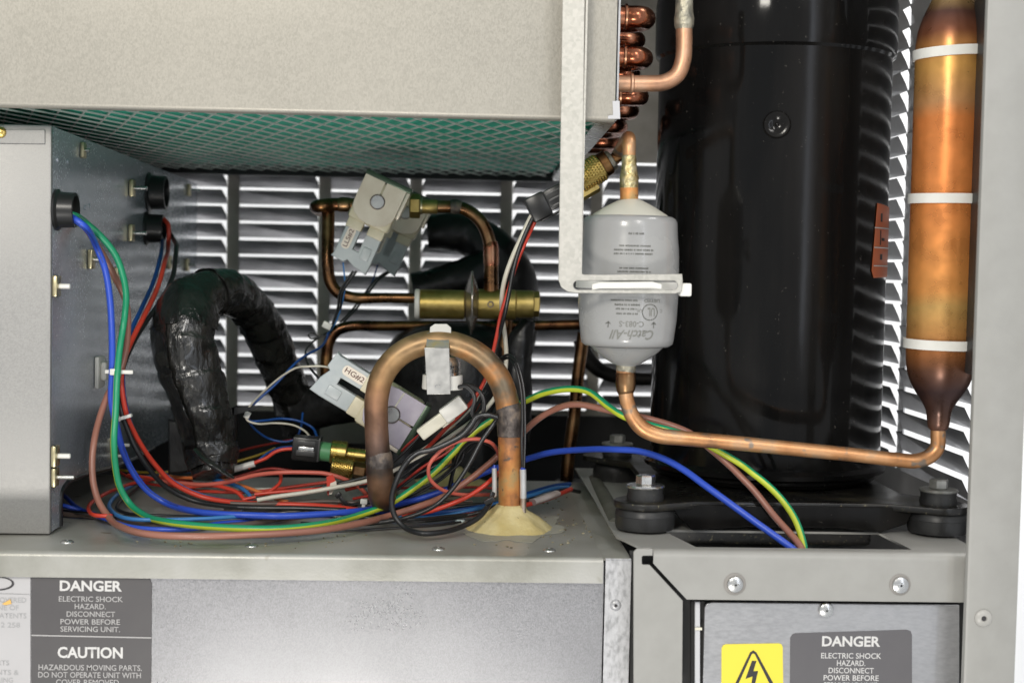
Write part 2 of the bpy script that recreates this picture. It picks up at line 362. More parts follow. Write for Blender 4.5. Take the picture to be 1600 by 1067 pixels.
m_paper = M('paper', (.78, .70, .60), rough=.6)
m_ink = M('ink', (.03, .028, .03), rough=.6)
m_inkred = M('red_ink', (.10, .03, .02), rough=.6)
m_drier = M('drier_enamel', [(.31, .31, .305), (.345, .345, .335)], 20, .26, 0, .04, coat=.2)
m_drierink = M('drier_ink', [(.17, .17, .15), (.2, .2, .18)], 300, .5)
m_driercone = M('cream_enamel', [(.55, .54, .46), (.6, .585, .5)], 30, .35)
m_solder = M('solder', [(.20, .19, .16), (.40, .37, .28), (.50, .47, .38)], 140, .42, .7, .15, .4, 350)
m_oxide = M('braze_oxide', [(.06, .05, .045), (.13, .11, .10), (.28, .22, .17)], 110, .5, .55, .15, .25, 500)
m_cu = M('copper_aged', [(.36, .20, .13), (.58, .32, .19), (.62, .40, .27)], 42, .42, .8, .1, .06, 500, speck=((.3, .2, .12), 120, .66))
m_cu_or = M('copper_orange', [(.26, .13, .07), (.56, .23, .075), (.66, .31, .10), (.50, .34, .15)], 48, .5, .5, .12, .06, 500, speck=((.16, .11, .08), 150, .63))
m_cu_liq = M('copper_line', [(.36, .19, .10), (.58, .28, .12), (.64, .35, .17), (.46, .33, .22)], 34, .4, .72, .1, .05, 500, speck=((.30, .24, .19), 90, .60))
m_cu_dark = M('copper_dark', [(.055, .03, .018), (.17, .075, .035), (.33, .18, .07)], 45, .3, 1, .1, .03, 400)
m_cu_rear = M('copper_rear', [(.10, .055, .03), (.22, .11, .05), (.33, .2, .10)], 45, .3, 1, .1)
m_cu_red = M('copper_red', [(.22, .07, .035), (.42, .16, .09), (.5, .27, .16)], 50, .27, 1, .1)
m_foam = M('yellow_foam', [(.60, .48, .20), (.70, .60, .32)], 50, .7, 0, 0, .45, 150, speck=((.12, .09, .05), 170, .74))
m_glue = M('dried_glue', [(.36, .35, .285), (.42, .41, .35)], 40, .5, .1, .1)
m_filter = M('green_filter', [(.03, .42, .28), (.05, .50, .35)], 80, .55, 0, .08, .1, 900, spec=.3)
m_wire_guard = M('guard_wire', (.62, .62, .58), rough=.4, metal=.2)
m_label = M('dark_label', [(.075, .07, .072), (.085, .08, .08)], 30, .45)
m_label2 = M('grey_label', [(.105, .10, .105), (.115, .11, .113)], 30, .45)
m_lwhite = M('white_print', (.62, .61, .59), rough=.5)
m_lgrey = M('pale_print', (.42, .41, .40), rough=.5)
m_wlabel = M('white_label', [(.46, .45, .45), (.5, .49, .49)], 20, .45)
m_wink = M('faded_ink', (.36, .36, .36), rough=.5)
m_orange = M('orange_sticker', [(.50, .11, .03), (.58, .14, .04)], 40, .4)
m_yellow = M('yellow_sticker', (.80, .68, .06), rough=.4)
m_gold = M('gold_flake', (.75, .45, .12), rough=.5)
m_redwire_tag = M('clear_sleeve', [(.60, .56, .52), (.66, .63, .6)], 60, .25)
def printed(name, c, ink, rough=.33):
    m = bpy.data.materials.new(name); m.use_nodes = True; nt = m.node_tree; N = nt.nodes; K = nt.links; b = N['Principled BSDF']; b.inputs['Roughness'].default_value = rough
    uv = N.new('ShaderNodeUVMap'); sp = N.new('ShaderNodeSeparateXYZ'); K.new(uv.outputs[0], sp.inputs[0])
    def ma(op, x, y):
        n = N.new('ShaderNodeMath'); n.operation = op
        for i, v in enumerate((x, y)):
            if isinstance(v, (int, float)): n.inputs[i].default_value = v
            else: K.new(v, n.inputs[i])
        return n.outputs[0]
    u = ma('FRACT', ma('ADD', ma('MULTIPLY', sp.outputs[1], .5), sp.outputs[0]), 0)
    band = ma('MULTIPLY', ma('GREATER_THAN', u, .02), ma('LESS_THAN', u, .10))
    blk = ma('LESS_THAN', ma('FRACT', ma('MULTIPLY', sp.outputs[1], 5.0), 0), .36)
    ch = N.new('ShaderNodeTexNoise'); ch.inputs['Scale'].default_value = 1; cm = N.new('ShaderNodeCombineXYZ'); K.new(ma('MULTIPLY', sp.outputs[1], 1400), cm.inputs[0]); K.new(ma('MULTIPLY', sp.outputs[0], 60), cm.inputs[1]); K.new(cm.outputs[0], ch.inputs[0])
    k = ma('MULTIPLY', ma('MULTIPLY', band, blk), ma('GREATER_THAN', ch.outputs[0], .47))
    mx = N.new('ShaderNodeMix'); mx.data_type = 'RGBA'; K.new(k, mx.inputs[0]); mx.inputs[6].default_value = (*c, 1); mx.inputs[7].default_value = (*ink, 1)
    K.new(mx.outputs[2], b.inputs['Base Color']); return m
wc = {
 'blue': printed('blue_wire', (.032, .09, .56), (.02, .03, .15)), 'dblue': M('dark_blue_wire', (.012, .07, .28), rough=.35), 'sky': M('sky_blue_wire', (.05, .21, .50), rough=.35),
 'brown': printed('brown_wire', (.32, .14, .10), (.6, .55, .5)), 'red': M('red_wire', (.62, .055, .03), rough=.33), 'dred': M('dark_red_wire', (.38, .03, .02), rough=.35), 'coral': M('coral_wire', (.62, .14, .10), rough=.35),
 'black': printed('black_wire', (.013, .013, .014), (.14, .14, .14), .38), 'white': M('white_wire', (.66, .62, .52), rough=.38), 'orange': M('orange_wire', (.72, .20, .06), rough=.35),
 'grey': M('taupe_wire', (.13, .095, .08), rough=.4), 'cream': M('cream_wire', (.60, .58, .50), rough=.4), 'yellow': M('yellow_wire', (.62, .40, .04), rough=.4),
 'gy': stripe('green_yellow_wire', (.015, .30, .14), (.50, .58, .04), .31)}

# ================================================================== SETTING
wv = [(-3.5, 2.8, 0), (1.7, 2.8, 0), (1.7, 0.75, 0), (-3.5, 2.8, 2.8), (1.7, 2.8, 2.8), (1.7, 0.75, 2.8)]
wl = raw('wall', wv, [(0, 1, 4, 3), (1, 2, 5, 4)], m_wall); wl['kind'] = 'structure'

YB = 1.5
cab = thing('cabinet', 'grey powder coated cabinet corner post framing the right edge of the view', 'cabinet', (0.3, 0.95, ZB-.2))
YP = 0.868
xpl, xpr = P(1524, 533, YP).x, P(1607, 533, YP).x
XS = 0.36
box('corner_post', (xpl, YP, ZB-.3), (xpr, YP+.006, 1.25), m_grey, cab, .0022)
rv = P(1536, 965, YP)
lathe('rivet', [(.0052, 0), (.0052, .0008), (.004, .0019), (.0018, .0022), (.0014, .0012), (0, .0012)], rv+Vector((0, 0, 0)), (0, -1, 0), M('rivet_grey', (.40, .39, .36), rough=.35), cab)
cyl('rivet_hole', rv+Vector((0, -.0011, 0)), rv+Vector((0, -.0016, 0)), .0014, m_ink, cab, 12)
box('light_blocker', (-.6, .96, 1.13), (XS+.02, YB+.02, 1.14), m_dark, cab)  # unseen sheet added overhead to block light and keep the interior dark
box('base_pan', (-.45, .93, ZB-.215), (XS, YB-.004, ZB-.2), m_dark, cab)
pz = P(700, 646, YB-.01).z
box('pan_wall', (-.45, YB-.012, ZB-.2), (XS-.012, YB-.009, pz), m_dark, cab)
box('pan_rail', (P(500, 650, 1.36).x, 1.36, P(500, 692, 1.36).z), (P(640, 650, 1.36).x, 1.363, P(500, 656, 1.36).z), m_post, cab, .0008)

# ---------------------------------------------------------------- louvered panels
PIT, SLOT = 0.0167, 0.0029
def hood_mesh(L, cut, wd=.0078, slot=None):
    H = PIT-(slot or SLOT)
    # u along, v up, w toward the inside of the cabinet
    if cut == 'R': pts = [(0, 0, 0), (L, 0, 0), (L, H*.42, wd*.45), (L-.0042, H, wd), (0, H, wd)]
    else: pts = [(0, 0, 0), (L, 0, 0), (L, H, wd), (.0042, H, wd), (0, H*.42, wd*.45)]
    bm = bmesh.new(); vs_ = [bm.verts.new(p) for p in pts]; bm.faces.new(vs_)
    e = bm.verts.new((0 if cut == 'R' else L, H, 0))
    if cut == 'R': bm.faces.new((vs_[0], vs_[4], e))
    else: bm.faces.new((vs_[1], e, vs_[2]))
    bmesh.ops.solidify(bm, geom=list(bm.faces), thickness=.0007)
    bmesh.ops.recalc_face_normals(bm, faces=bm.faces)
    me = bpy.data.meshes.new('louver'); bm.to_mesh(me); bm.free(); me.materials.append(m_louver); return me
def strips(name, rects, fx, mat, parent):
    bm = bmesh.new()
    for (a0, b0, a1, b1) in rects:
        q = bmesh.ops.create_cube(bm, size=1)['verts']
        for v in q: v.co = fx((a0+a1)/2+v.co.x*(a1-a0), (b0+b1)/2+v.co.z*(b1-b0), v.co.y*.0012)
    return from_bm(name, bm, mat, parent)
DV = .0125; CP = .0918
x0 = P(364, 400, YB).x; zs0 = P(430, 296.4, YB).z
bl = thing('louver_panel', 'grey sheet metal louvered back panel behind the copper tubing', 'louver panel', (0, YB, ZB-.2))
rects = []
for k in range(-1, 7): xc = x0+k*CP; rects.append((xc-DV/2, ZB-.2, xc+DV/2, 1.14))
zt, zb = zs0+2*PIT+SLOT/2, zs0-13*PIT-SLOT/2
xa, xb = x0-CP-DV/2, x0+6*CP+DV/2
rects += [(xa-.25, ZB-.2, xa, 1.14), (xb, ZB-.2, XS, 1.14)]
for k in range(-1, 6):
    a, b = x0+k*CP+DV/2, x0+(k+1)*CP-DV/2
    rects += [(a, zt, b, 1.14), (a, ZB-.2, b, zb)]
strips('panel_sheet', rects, lambda a, b, c: Vector((a, YB+c, b)), m_post, bl)
hR, hL = hood_mesh(CP-DV, 'R'), hood_mesh(CP-DV, 'L')
def inst(name, me, parent, mat4):
    o = bpy.data.objects.new(name, me); C.objects.link(o); o.parent = parent
    o.matrix_local = Matrix.Translation(-WO[parent.name]) @ mat4; return o
for k in range(-1, 6):
    cut = 'R' if x0+(k+.5)*CP < P(700, 400, YB).x else 'L'
    for i in range(-2, 13):
        zz = zs0-(i+1)*PIT+SLOT/2
        rx = random.uniform(-.02, .02)
        m4 = Matrix(((1, 0, 0, x0+k*CP+DV/2), (0, 0, -1, YB-.0008), (0, 1, 0, zz), (0, 0, 0, 1)))
        inst('louver', hR if cut == 'R' else hL, bl, m4 @ Matrix.Rotation(rx, 4, 'X'))
sl = thing('side_louver_panel', 'louvered side panel seen edge on between black compressor and copper cylinder', 'louver panel', (XS, 1.2, ZB-.2))
LS = .158; cols = [(1.148-LS, 1.148), (1.162, 1.162+LS), (1.334, 1.334+LS)]
zs1 = P(1413, 8, 1.16).z+3*PIT; n1 = int((zs1-ZB-.003)/PIT)
rects = [(.93, ZB-.2, cols[0][0], 1.14), (1.148, ZB-.2, 1.162, 1.14), (1.162+LS, ZB-.2, 1.334, 1.14), (1.334+LS, ZB-.2, 1.496, 1.14)]
for a, b in cols: rects += [(a, zs1, b, 1.14), (a, ZB-.2, b, zs1-n1*PIT)]
strips('panel_sheet', rects, lambda a, b, c: Vector((XS+c, a, b)), m_louver, sl)
hS = hood_mesh(LS, 'R', .0055, .0021)
for a, b in cols:
    for i in range(n1):
        zz = zs1-(i+1)*PIT
        # u runs from far to near (-Y), w toward -X
        m4 = Matrix(((0, 0, -1, XS-.0008), (-1, 0, 0, b), (0, 1, 0, zz), (0, 0, 0, 1)))
        inst('louver', hS, sl, m4)

# ---------------------------------------------------------------- lower casing with shelf lid
lc = thing('lower_casing', 'galvanised lower casing with folded lid forming the shelf under the wires', 'casing', (-.1, 0.95, ZB-.25))
YF = 0.9; zl = P(470, 906, YF).z; YBK = 1.225
def fold(name, xl_fn, xr, prof, mat, parent, t=.0012):
    """sheet folded along X: prof = [(y,z)], left end x may vary"""
    V, Fc = [], []; n = len(prof)
    for (y, z) in prof: V += [(xl_fn(y, z), y, z), (xr, y, z)]
    for i in range(n-1): Fc.append((2*i, 2*i+1, 2*i+3, 2*i+2))
    me = bpy.data.meshes.new(name); me.from_pydata(V, [], Fc); bm = bmesh.new(); bm.from_mesh(me)
    bmesh.ops.recalc_face_normals(bm, faces=bm.faces); bmesh.ops.solidify(bm, geom=list(bm.faces), thickness=t)
    return from_bm(name, bm, mat, parent, True, 40)
def bend(yf, zt_, zbot, yback, r, n=6):
    pr = [(yf, zbot), (yf, zt_-r)]
    for k in range(1, n+1):
        a = math.pi/2*k/n; pr.append((yf+r-r*math.cos(a), zt_-r+r*math.sin(a)))
    return pr+[(yback, zt_)]
xlid = P(943, 870, YF).x
fold('lid', lambda y, z: -.62, xlid, bend(YF, ZS, zl, YBK, .0035), m_lid, lc)
xfl0, xfl1 = P(946, 900, YF).x, P(986, 900, YF).x
fold('side_flange', lambda y, z: xfl0, xfl1, [(YF+.0015, ZB-.25), (YF+.0015, ZS-.0022), (YF+.0024, ZS-.0012)], m_galv_flange, lc)
fold('lid_edge', lambda y, z: xlid+.0003, xfl1, [(YF+.0026, ZS-.0011), (YF+.004, ZS-.0005), (YBK, ZS-.0005)], m_lid, lc)
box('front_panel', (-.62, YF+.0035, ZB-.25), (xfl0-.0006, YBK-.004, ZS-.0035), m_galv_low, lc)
for px, py in ((105, 847), (393, 853), (685, 858), (858, 860)):
    q = F(px, py); lathe('rivet', [(.0042, 0), (.004, .0006), (.0028, .0013), (.001, .0015), (.0006, .0009), (0, .0009)], q, (0, 0, 1), m_steel, lc, 20)
q = P(962, 945, YF+.0003); lathe('rivet', [(.0036, 0), (.0034, .0005), (.0022, .0013), (.0011, .0014), (.0009, .0005), (0, .0005)], q, (0, -1, 0), m_galv_flange, lc, 20)
cyl('rivet_hole', q+Vector((0, -.0005, 0)), q+Vector((0, -.0012, 0)), .0009, m_ink, lc, 10)
YL = YF+.0031
def plab(name, loops, Y, mat, parent, t=.0004): return plateP(name, loops, Y-t, t, mat, parent)
def ptext(name, lines, Y, mat, parent):
    s = S(Y)
    for tx, cx, cy, wd, ht, b in lines: lettering(name, [(tx, P(cx, cy, Y).x, P(cx, cy, Y).z, wd*s, ht*s, b)], Vector((0, Y, 0)), XZ, mat, parent)
dl = plab('warning_label', [[(49, 899), (226, 901.5), (234, 904), (237, 912), (236, 1080), (49, 1080)]], YL, m_label, lc)
ptext('lettering', [('DANGER', 142, 915, 96, 17, .03), ('CAUTION', 141, 1019, 101, 18, .03)], YL-.0006, m_lwhite, dl)
ptext('lettering', [('ELECTRIC SHOCK', 142, 935.5, 99, 8.5, .008), ('HAZARD.', 141, 947, 48, 8.5, .008), ('DISCONNECT', 142, 959, 75, 8.5, .008), ('POWER BEFORE', 141, 971, 92, 8.5, .008), ('SERVICING UNIT.', 141, 982.5, 92, 8.5, .008),
      ('HAZARDOUS MOVING PARTS.', 141, 1042.5, 160, 9, .008), ('DO NOT OPERATE UNIT WITH', 140, 1054, 159, 9, .008), ('COVER REMOVED.', 138, 1065.5, 100, 9, .008)], YL-.0006, m_lgrey, dl)
plab('dividing_line', [[(49, 991), (236.5, 995), (236.5, 997), (49, 993)]], YL-.0006, m_lgrey, dl, .0002)
wlb = plab('patent_label', [[(-30, 897), (47.5, 898.5), (47.5, 1080), (-30, 1080)]], YL, m_wlabel, lc)
ell = lambda cx, cy, rx, ry, n=40: [(cx+rx*math.cos(2*math.pi*k/n), cy+ry*math.sin(2*math.pi*k/n)) for k in range(n)]
plab('logo_ring', [ell(-2, 911.5, 24, 10.5), ell(-3.5, 911, 22, 9)], YL-.0006, m_ink, wlb, .0002)
plab('gold_flake', [[(3, 943), (16, 936), (18, 943), (8, 945)]], YL-.001, m_gold, wlb, .0002)
plab('rule', [[(-30, 926), (47, 928), (47, 928.6), (-30, 926.6)]], YL-.0006, m_wink, wlb, .0002)
ptext('lettering', [('OVERED', 20, 937, 41, 8, .004), ('NE OF', 13, 949, 32, 8, .004), ('ATENTS', 20, 961.5, 42, 8, .004), ('12 258', 14, 976, 34, 8, .004), ('RTS', 5, 1035, 18, 8, .004), ('NTS &', 12, 1050, 34, 8, .004), ('RING', 8, 1062, 24, 8, .004)], YL-.0006, m_wink, wlb)
# foam sealing cones where pipes go through the lid, and dried glue
fb = Vector((P(797, 800, 1.0).x, 1.0, ZS))
def lumpy(r, h, a): return r*(1+.13*noise.noise(Vector((math.cos(a)*1.7, math.sin(a)*1.7, h*90))))+.0014*noise.noise(Vector((math.cos(a)*6, math.sin(a)*6, h*260)))+0.0006*noise.noise(Vector((r*300, a*4, h*300)))
fo = lathe('foam_seal', [(.031, .0002), (.0288, .0016), (.0262, .0034), (.0228, .0058), (.0195, .0082), (.016, .0102), (.0128, .012), (.0105, .0148), (.0090, .0165), (0, .0165)], fb, (0, 0, 1), m_foam, None, 56, True, 80, None, lumpy)
tag(fo, 'pale yellow foam seal around the foot of the front copper pipe', 'foam seal')
fb2 = onZ(706, 752, ZS)
fo2 = lathe('foam_seal', [(.030, .0002), (.024, .002), (.016, .006), (.010, .010), (.0085, .012), (0, .012)], fb2, (0, 0, 1), m_foam, None, 40, True, 80, None, lumpy)
tag(fo2, 'smaller yellow foam seal behind the wires around a rear copper stub', 'foam seal')
me = outline_mesh([[(q.x, q.y) for q in [onZ(797+(80+2*math.sin(k*2.3)+9*math.sin(k*.61))*math.cos(2*math.pi*k/60), 822+(25+1*math.sin(k*1.9)+3*math.sin(k*.7))*math.sin(2*math.pi*k/60), ZS) for k in range(60)]]], .0003)
for v in me.vertices: v.co = (v.co.x, v.co.y, ZS+.00035+v.co.z)
link('glue_patch', me, m_glue, lc, False)

# ---------------------------------------------------------------- base frame on the right
bf = thing('unit_chassis', 'grey powder coated base frame carrying the compressor, with diagonal corner slit', 'frame', (.2, .9, ZB-.25))
YBF = 0.885; xr = P(1540, 900, YBF).x; zrb = P(1250, 938, YBF).z
xA, xB = P(1021, 875, YBF).x, P(1073, 937, YBF).x; zA = P(1021, 880, YBF).z
def xleft(y, z):
    if z >= zA: return xA
    return xA+(xB-xA)*(zA-z)/(zA-zrb)
prof = bend(YBF, ZB, zrb, YBF+.009, .005, 7)
prof = [prof[0], (YBF, zA)]+prof[1:]
fold('front_rail', xleft, xr, prof, m_grey, bf, .0016)
plateP('left_leg', [[(990, 1090), (990, 862), (995, 857), (1020, 857), (1020, 868), (1005, 868), (1003, 870), (1003, 880), (1005, 882), (1015, 882), (1067, 938), (1066, 1090)]], YBF, .002, m_grey, bf, .0005)
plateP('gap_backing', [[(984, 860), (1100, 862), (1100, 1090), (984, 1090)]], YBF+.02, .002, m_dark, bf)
y1 = onZ(1200, 853, ZB).y; y2 = onZ(1200, 829, ZB).y; y3 = 1.25
xs1, xs2 = onZ(1084, 850, ZB).x, onZ(1412, 850, ZB).x
xpA, xpB = P(963, 850, .93).x, XS-.004
yfr = YBF+.0093
XYp = (Vector((1, 0, 0)), Vector((0, 1, 0)), Vector((0, 0, 1)))
plate('top_plate', [[(xA-.007, yfr), (xr, yfr), (xr, y2+.006), (xr, y3), (xpA, y3), (xpA, .93), (xpA+.004, .918), (xA-.010, .905)], [(xs1, yfr+.004), (xs1-.013, y2), (xs2-.004, y2), (xs2, yfr+.004)]], .0014, m_grey, bf, Vector((0, 0, ZB-.0009)), XYp)
def screw(px, py, Y, parent, r=.0062, ring=None):
    q = P(px, py, Y)
    if ring: lathe('screw_recess', [(ring, 0), (ring, .0004), (ring-.0006, .0007), (0, .0007)], q, (0, -1, 0), M('worn_ring', (.25, .235, .215), rough=.5), parent, 28)
    s = lathe('screw', [(r, 0), (r, .0011), (r*.93, .0019), (r*.6, .0026), (0, .0029)], q+Vector((0, -.0005, 0)), (0, -1, 0), m_zinc, parent, 24)
    a = q+Vector((0, -.0034, 0))
    for t in (0.3, 0.3+math.pi/3, 0.3+2*math.pi/3):
        u = Vector((math.cos(t), 0, math.sin(t))); v = Vector((-math.sin(t), 0, math.cos(t)))
        obox('screw_recess', a, (u, v, Vector((0, 1, 0))), (-r*.42, -r*.09, -.0001), (r*.42, r*.09, .0012), m_steel, s)
    return s
screw(1148, 912, YBF, bf, .0050, .0068); screw(1406, 913, YBF, bf, .0052, .0066)
gp = tube('gasket_tube', [P(928, 752, 1.2), P(940, 772, 1.12), P(954, 798, 1.04), P(963, 822, .985)], .006, M('grey_green_gasket', [(.09, .09, .07), (.14, .14, .115)], 60, .5), None, 14)
tag(gp, 'grey green rubber gasket tube along the shelf edge by the rubber mount', 'gasket')
# electrical box
eb = thing('electrical_box', 'brushed metal electrical box door with yellow hazard sticker below the grey rail', 'electrical box', (.25, .9, ZB-.25))
YE = 0.8925
plateP('door', [[(1098, 1090), (1101, 950), (1104, 943), (1112, 940.5), (1499, 945), (1499, 1090)]], YE, .002, M('brushed_steel', [(.37, .37, .375), (.42, .42, .425)], 500, .36, .6, .05, .04, 1200, stretch=(.5, 1, 1.5)), eb, .0004)
plateP('hinge_strip', [[(1086, 940), (1094, 940), (1094, 1090), (1086, 1090)]], YE, .003, m_greyW, eb, .0005)
plateP('hinge_tab', [[(1086, 980), (1097, 980), (1097, 984), (1086, 984)]], YE-.0012, .001, m_ylnylon, eb)
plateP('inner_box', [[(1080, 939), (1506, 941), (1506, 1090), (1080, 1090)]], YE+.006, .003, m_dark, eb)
screw(1290, 952, YE, eb, .0046)
ys = plab('hazard_sticker', [[(1127, 1090), (1127.5, 1012), (1130, 1007.5), (1134, 1006), (1217, 1004.5), (1221, 1006), (1223, 1010), (1224, 1090)]], YE, m_yellow, eb)
plab('hazard_triangle', [[(1126+12, 1090), (1172, 1019), (1177, 1015.5), (1182, 1019), (1221, 1090)], [(1143.5, 1090.5), (1174.5, 1021.5), (1177, 1020), (1179.5, 1021.5), (1214, 1090.5)]], YE-.0005, m_ink, ys, .0002)
plab('lightning_bolt', [[(1175, 1032), (1182, 1032), (1177, 1048), (1184.5, 1048), (1178, 1075), (1173, 1075), (1176, 1056), (1165, 1060)]], YE-.0005, m_ink, ys, .0002)
rl = plab('warning_label', [[(1234, 1090), (1235, 996), (1238, 991), (1243, 989), (1417, 983.5), (1423, 985.5), (1425, 991), (1425, 1090)]], YE, m_label2, eb)
ptext('lettering', [('DANGER', 1330, 1001.5, 94, 17, .028)], YE-.0005, m_lwhite, rl)
ptext('lettering', [('ELECTRIC SHOCK', 1330, 1024, 97, 9, .006), ('HAZARD.', 1330, 1035.5, 46, 9, .006), ('DISCONNECT', 1330, 1047, 73, 9, .006), ('POWER BEFORE', 1330, 1058.5, 89, 9, .006), ('SERVICING UNIT.', 1330, 1070, 89, 9, .006)], YE-.0005, m_lwhite, rl)

# ---------------------------------------------------------------- coil housing above
ch = thing('coil_housing', 'large galvanised coil housing with green filter underside hanging at the top', 'coil housing', (-.1, 1.1, P(500, 175, .92).z))
YH, YHB = 0.92, 1.46
xhr = P(964, 150, YH).x; zh0 = P(480, 176, YH).z; zh1 = P(480, 270, YHB).z
def zhb(y): return zh0+(zh1-zh0)*(y-YH)/(YHB-YH)
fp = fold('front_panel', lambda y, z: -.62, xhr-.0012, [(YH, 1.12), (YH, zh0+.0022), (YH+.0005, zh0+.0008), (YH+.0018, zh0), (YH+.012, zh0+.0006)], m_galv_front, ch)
raw('filter', [(-.62, YH+.003, zh0+.006), (xhr-.004, YH+.003, zh0+.006), (xhr-.004, YHB, zhb(YHB)+.006), (-.62, YHB, zhb(YHB)+.006), (-.62, YH+.003, zh0+.04), (xhr-.004, YH+.003, zh0+.04), (xhr-.004, YHB, zhb(YHB)+.04), (-.62, YHB, zhb(YHB)+.04)],
    [(0, 1, 2, 3), (4, 5, 6, 7), (0, 1, 5, 4), (1, 2, 6, 5), (2, 3, 7, 6), (3, 0, 4, 7)], m_filter, ch)
box('back_rail', (-.62, YHB-.002, zh1-.0035), (xhr-.002, YHB+.012, zh1+.09), m_dark, ch)
# expanded wire guard: two families of thin bars
bm = bmesh.new(); ya, yb = YH+.012, YHB-.004; slope = .0082/.025; xa_, xb_ = -.45, xhr-.01
def bar(p, q, r):
    t = (q-p).normalized(); n_ = Vector((0, 0, 1)); b_ = t.cross(n_).normalized(); n_ = b_.cross(t)
    rg = []
    for c in (p, q): rg.append([bm.verts.new(c+b_*(r*math.cos(a))+n_*(r*math.sin(a))) for a in (0.785, 2.356, 3.927, 5.498)])
    for k in range(4): bm.faces.new((rg[0][k], rg[0][(k+1) % 4], rg[1][(k+1) % 4], rg[1][k]))
for s in (1, -1):
    k0 = int((xa_-.25-xhr)/.0164); k1 = 40
    for k in range(k0, k1):
        xs_ = xhr+k*.0164
        # clip to x range
        t0, t1 = ya, yb
        f = lambda y: xs_+s*slope*(y-ya)
        if s > 0:
            if f(t1) < xa_ or f(t0) > xb_: continue
            if f(t0) < xa_: t0 = ya+(xa_-xs_)/slope
            if f(t1) > xb_: t1 = ya+(xb_-xs_)/slope
        else:
            if f(t0) < xa_ or f(t1) > xb_: continue
            if f(t0) > xb_: t0 = ya+(xs_-xb_)/slope
            if f(t1) < xa_: t1 = ya+(xs_-xa_)/slope
        dz = .0012 if s > 0 else .0022
        nn = 6
        for j in range(nn):
            u0, u1 = t0+(t1-t0)*j/nn, t0+(t1-t0)*(j+1)/nn
            bar(Vector((f(u0), u0, zhb(u0)+dz)), Vector((f(u1), u1, zhb(u1)+dz)), .00075)
g = from_bm('wire_guard', bm, m_wire_guard, ch); g['kind'] = 'stuff'
# end flange running back and the end plate
fl = [P(968, 187, YH+.001), P(940, 187, YH+.004)]
xe = xhr
raw('end_flange', [(xe, YH+.001, zh0-.0005), (xe-.011, YH+.004, zh0+.0005), (xe-.004, YHB, zhb(YHB)-.001), (xe+.008, YHB, zhb(YHB)-.002), (xe, YH+.001, zh0+.001), (xe-.011, YH+.004, zh0+.002), (xe-.004, YHB, zhb(YHB)+.0005), (xe+.008, YHB, zhb(YHB)-.0005)],
    [(0, 1, 2, 3), (4, 5, 6, 7), (0, 1, 5, 4), (1, 2, 6, 5), (2, 3, 7, 6), (3, 0, 4, 7)], m_steel, ch)
box('end_plate', (xe, YH+.002, zh0+.001), (xe+.0012, YHB, 1.12), m_louver, ch)
plateP('corner_clip', [[(957, 158), (968, 158), (969, 186), (950, 186), (950, 181), (958, 180)]], YH-.002, .0016, m_greyW, ch)
# return bends on the end plate
def hairpin(px, py, Y1, Y2, py2, reach, r, ring=True, mat=None):
    a = P(965, py, Y1); z1 = a.z; b = P(965, py2, Y2); z2 = b.z; X0 = xe+.0004
    X1 = P(px, py, Y1).x-r
    ym, zm = (Y1+Y2)/2, (z1+z2)/2
    pts = [(X0, Y1, z1), ((X0+X1)/2, Y1, z1), (X1-.006, Y1, z1), (X1-.001, Y1+.22*(Y2-Y1), z1+.22*(z2-z1)), (X1, ym, zm), (X1-.001, Y1+.78*(Y2-Y1), z1+.78*(z2-z1)), (X1-.006, Y2, z2), ((X0+X1)/2, Y2, z2), (X0, Y2, z2)]
    o = tube('return_bend', pts, r, mat or m_cu_red, ch, 16, 7)
    if ring:
        xm = X0+(X1-X0)*.36; bm_ = None
        lathe('collar', [(r, -.0012), (r+.0011, -.0006), (r+.0012, .0006), (r, .0012)], (xm, Y1, z1), (1, 0, 0), m_cu_red, o, 20)
    return o
hairpin(1029, 26, .955, .99, 34, 0, .0072)
hairpin(1012, 60, 1.03, 1.06, 68, 0, .0062, False)
hairpin(1025, 88, .955, .99, 96, 0, .0066)
hairpin(1005, 113, 1.03, 1.07, 120, 0, .006, False)
hairpin(1018, 150, .985, 1.02, 152, 0, .0062)
hairpin(1002, 172, 1.06, 1.09, 176, 0, .006, False)
hairpin(985, 196, 1.1, 1.14, 205, 0, .006, False)
hairpin(975, 222, 1.2, 1.24, 230, 0, .006, False)
sp_ = tube('suction_pipe', [(xe+.0005, .95, P(963, 131, .95).z), P(985, 131, .95), P(1010, 131, .95), P(1038, 129, .95), P(1058, 117, .95), P(1067, 95, .95), P(1069, 70, .95), P(1069, 42, .95)], .0053, m_cu, None, 18)
tag(sp_, 'copper pipe leaving the coil housing and bending upward beside the compressor', 'copper pipe')
lathe('collar', [(.0053, -.0014), (.0066, -.0006), (.0066, .0006), (.0053, .0014)], P(987, 131, .95), (1, 0, 0), m_cu, sp_, 20)
tube('soldered_joint', [P(1069, 46, .95), P(1069, 40, .95), P(1069, 30, .95), P(1069, 20, .95), P(1069, 6, .95), P(1069, -30, .95)], [.0055, .0063, .0065, .0058, .0056, .0056], m_solder, sp_, 18)

# ---------------------------------------------------------------- control box on the left
cb = thing('control_box', 'galvanised control box at the left with bushings and clip screws on its side', 'control box', (XL-.1, 1.2, ZS))
YC0, YC1 = 0.952, 1.49
zc0 = P(78, 196, YC0).z; zc1 = P(316, 287, YC1).z; zcb = ZS+.0008
def Sd(px, py, off=0.0): return onX(px, py, XL+off)
# front face with a folded right edge
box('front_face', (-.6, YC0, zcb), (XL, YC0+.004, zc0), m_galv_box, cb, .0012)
plateP('top_strip', [[(-40, 203), (70, 203), (70, 225), (-40, 224)]], YC0-.0012, .0011, m_galv_box, cb, .0003)
q = P(1, 207, YC0-.0013); lathe('screw', [(.0036, 0), (.0034, .0012), (.002, .0022), (0, .0024)], q, (0, -1, 0), m_brass, cb, 18)
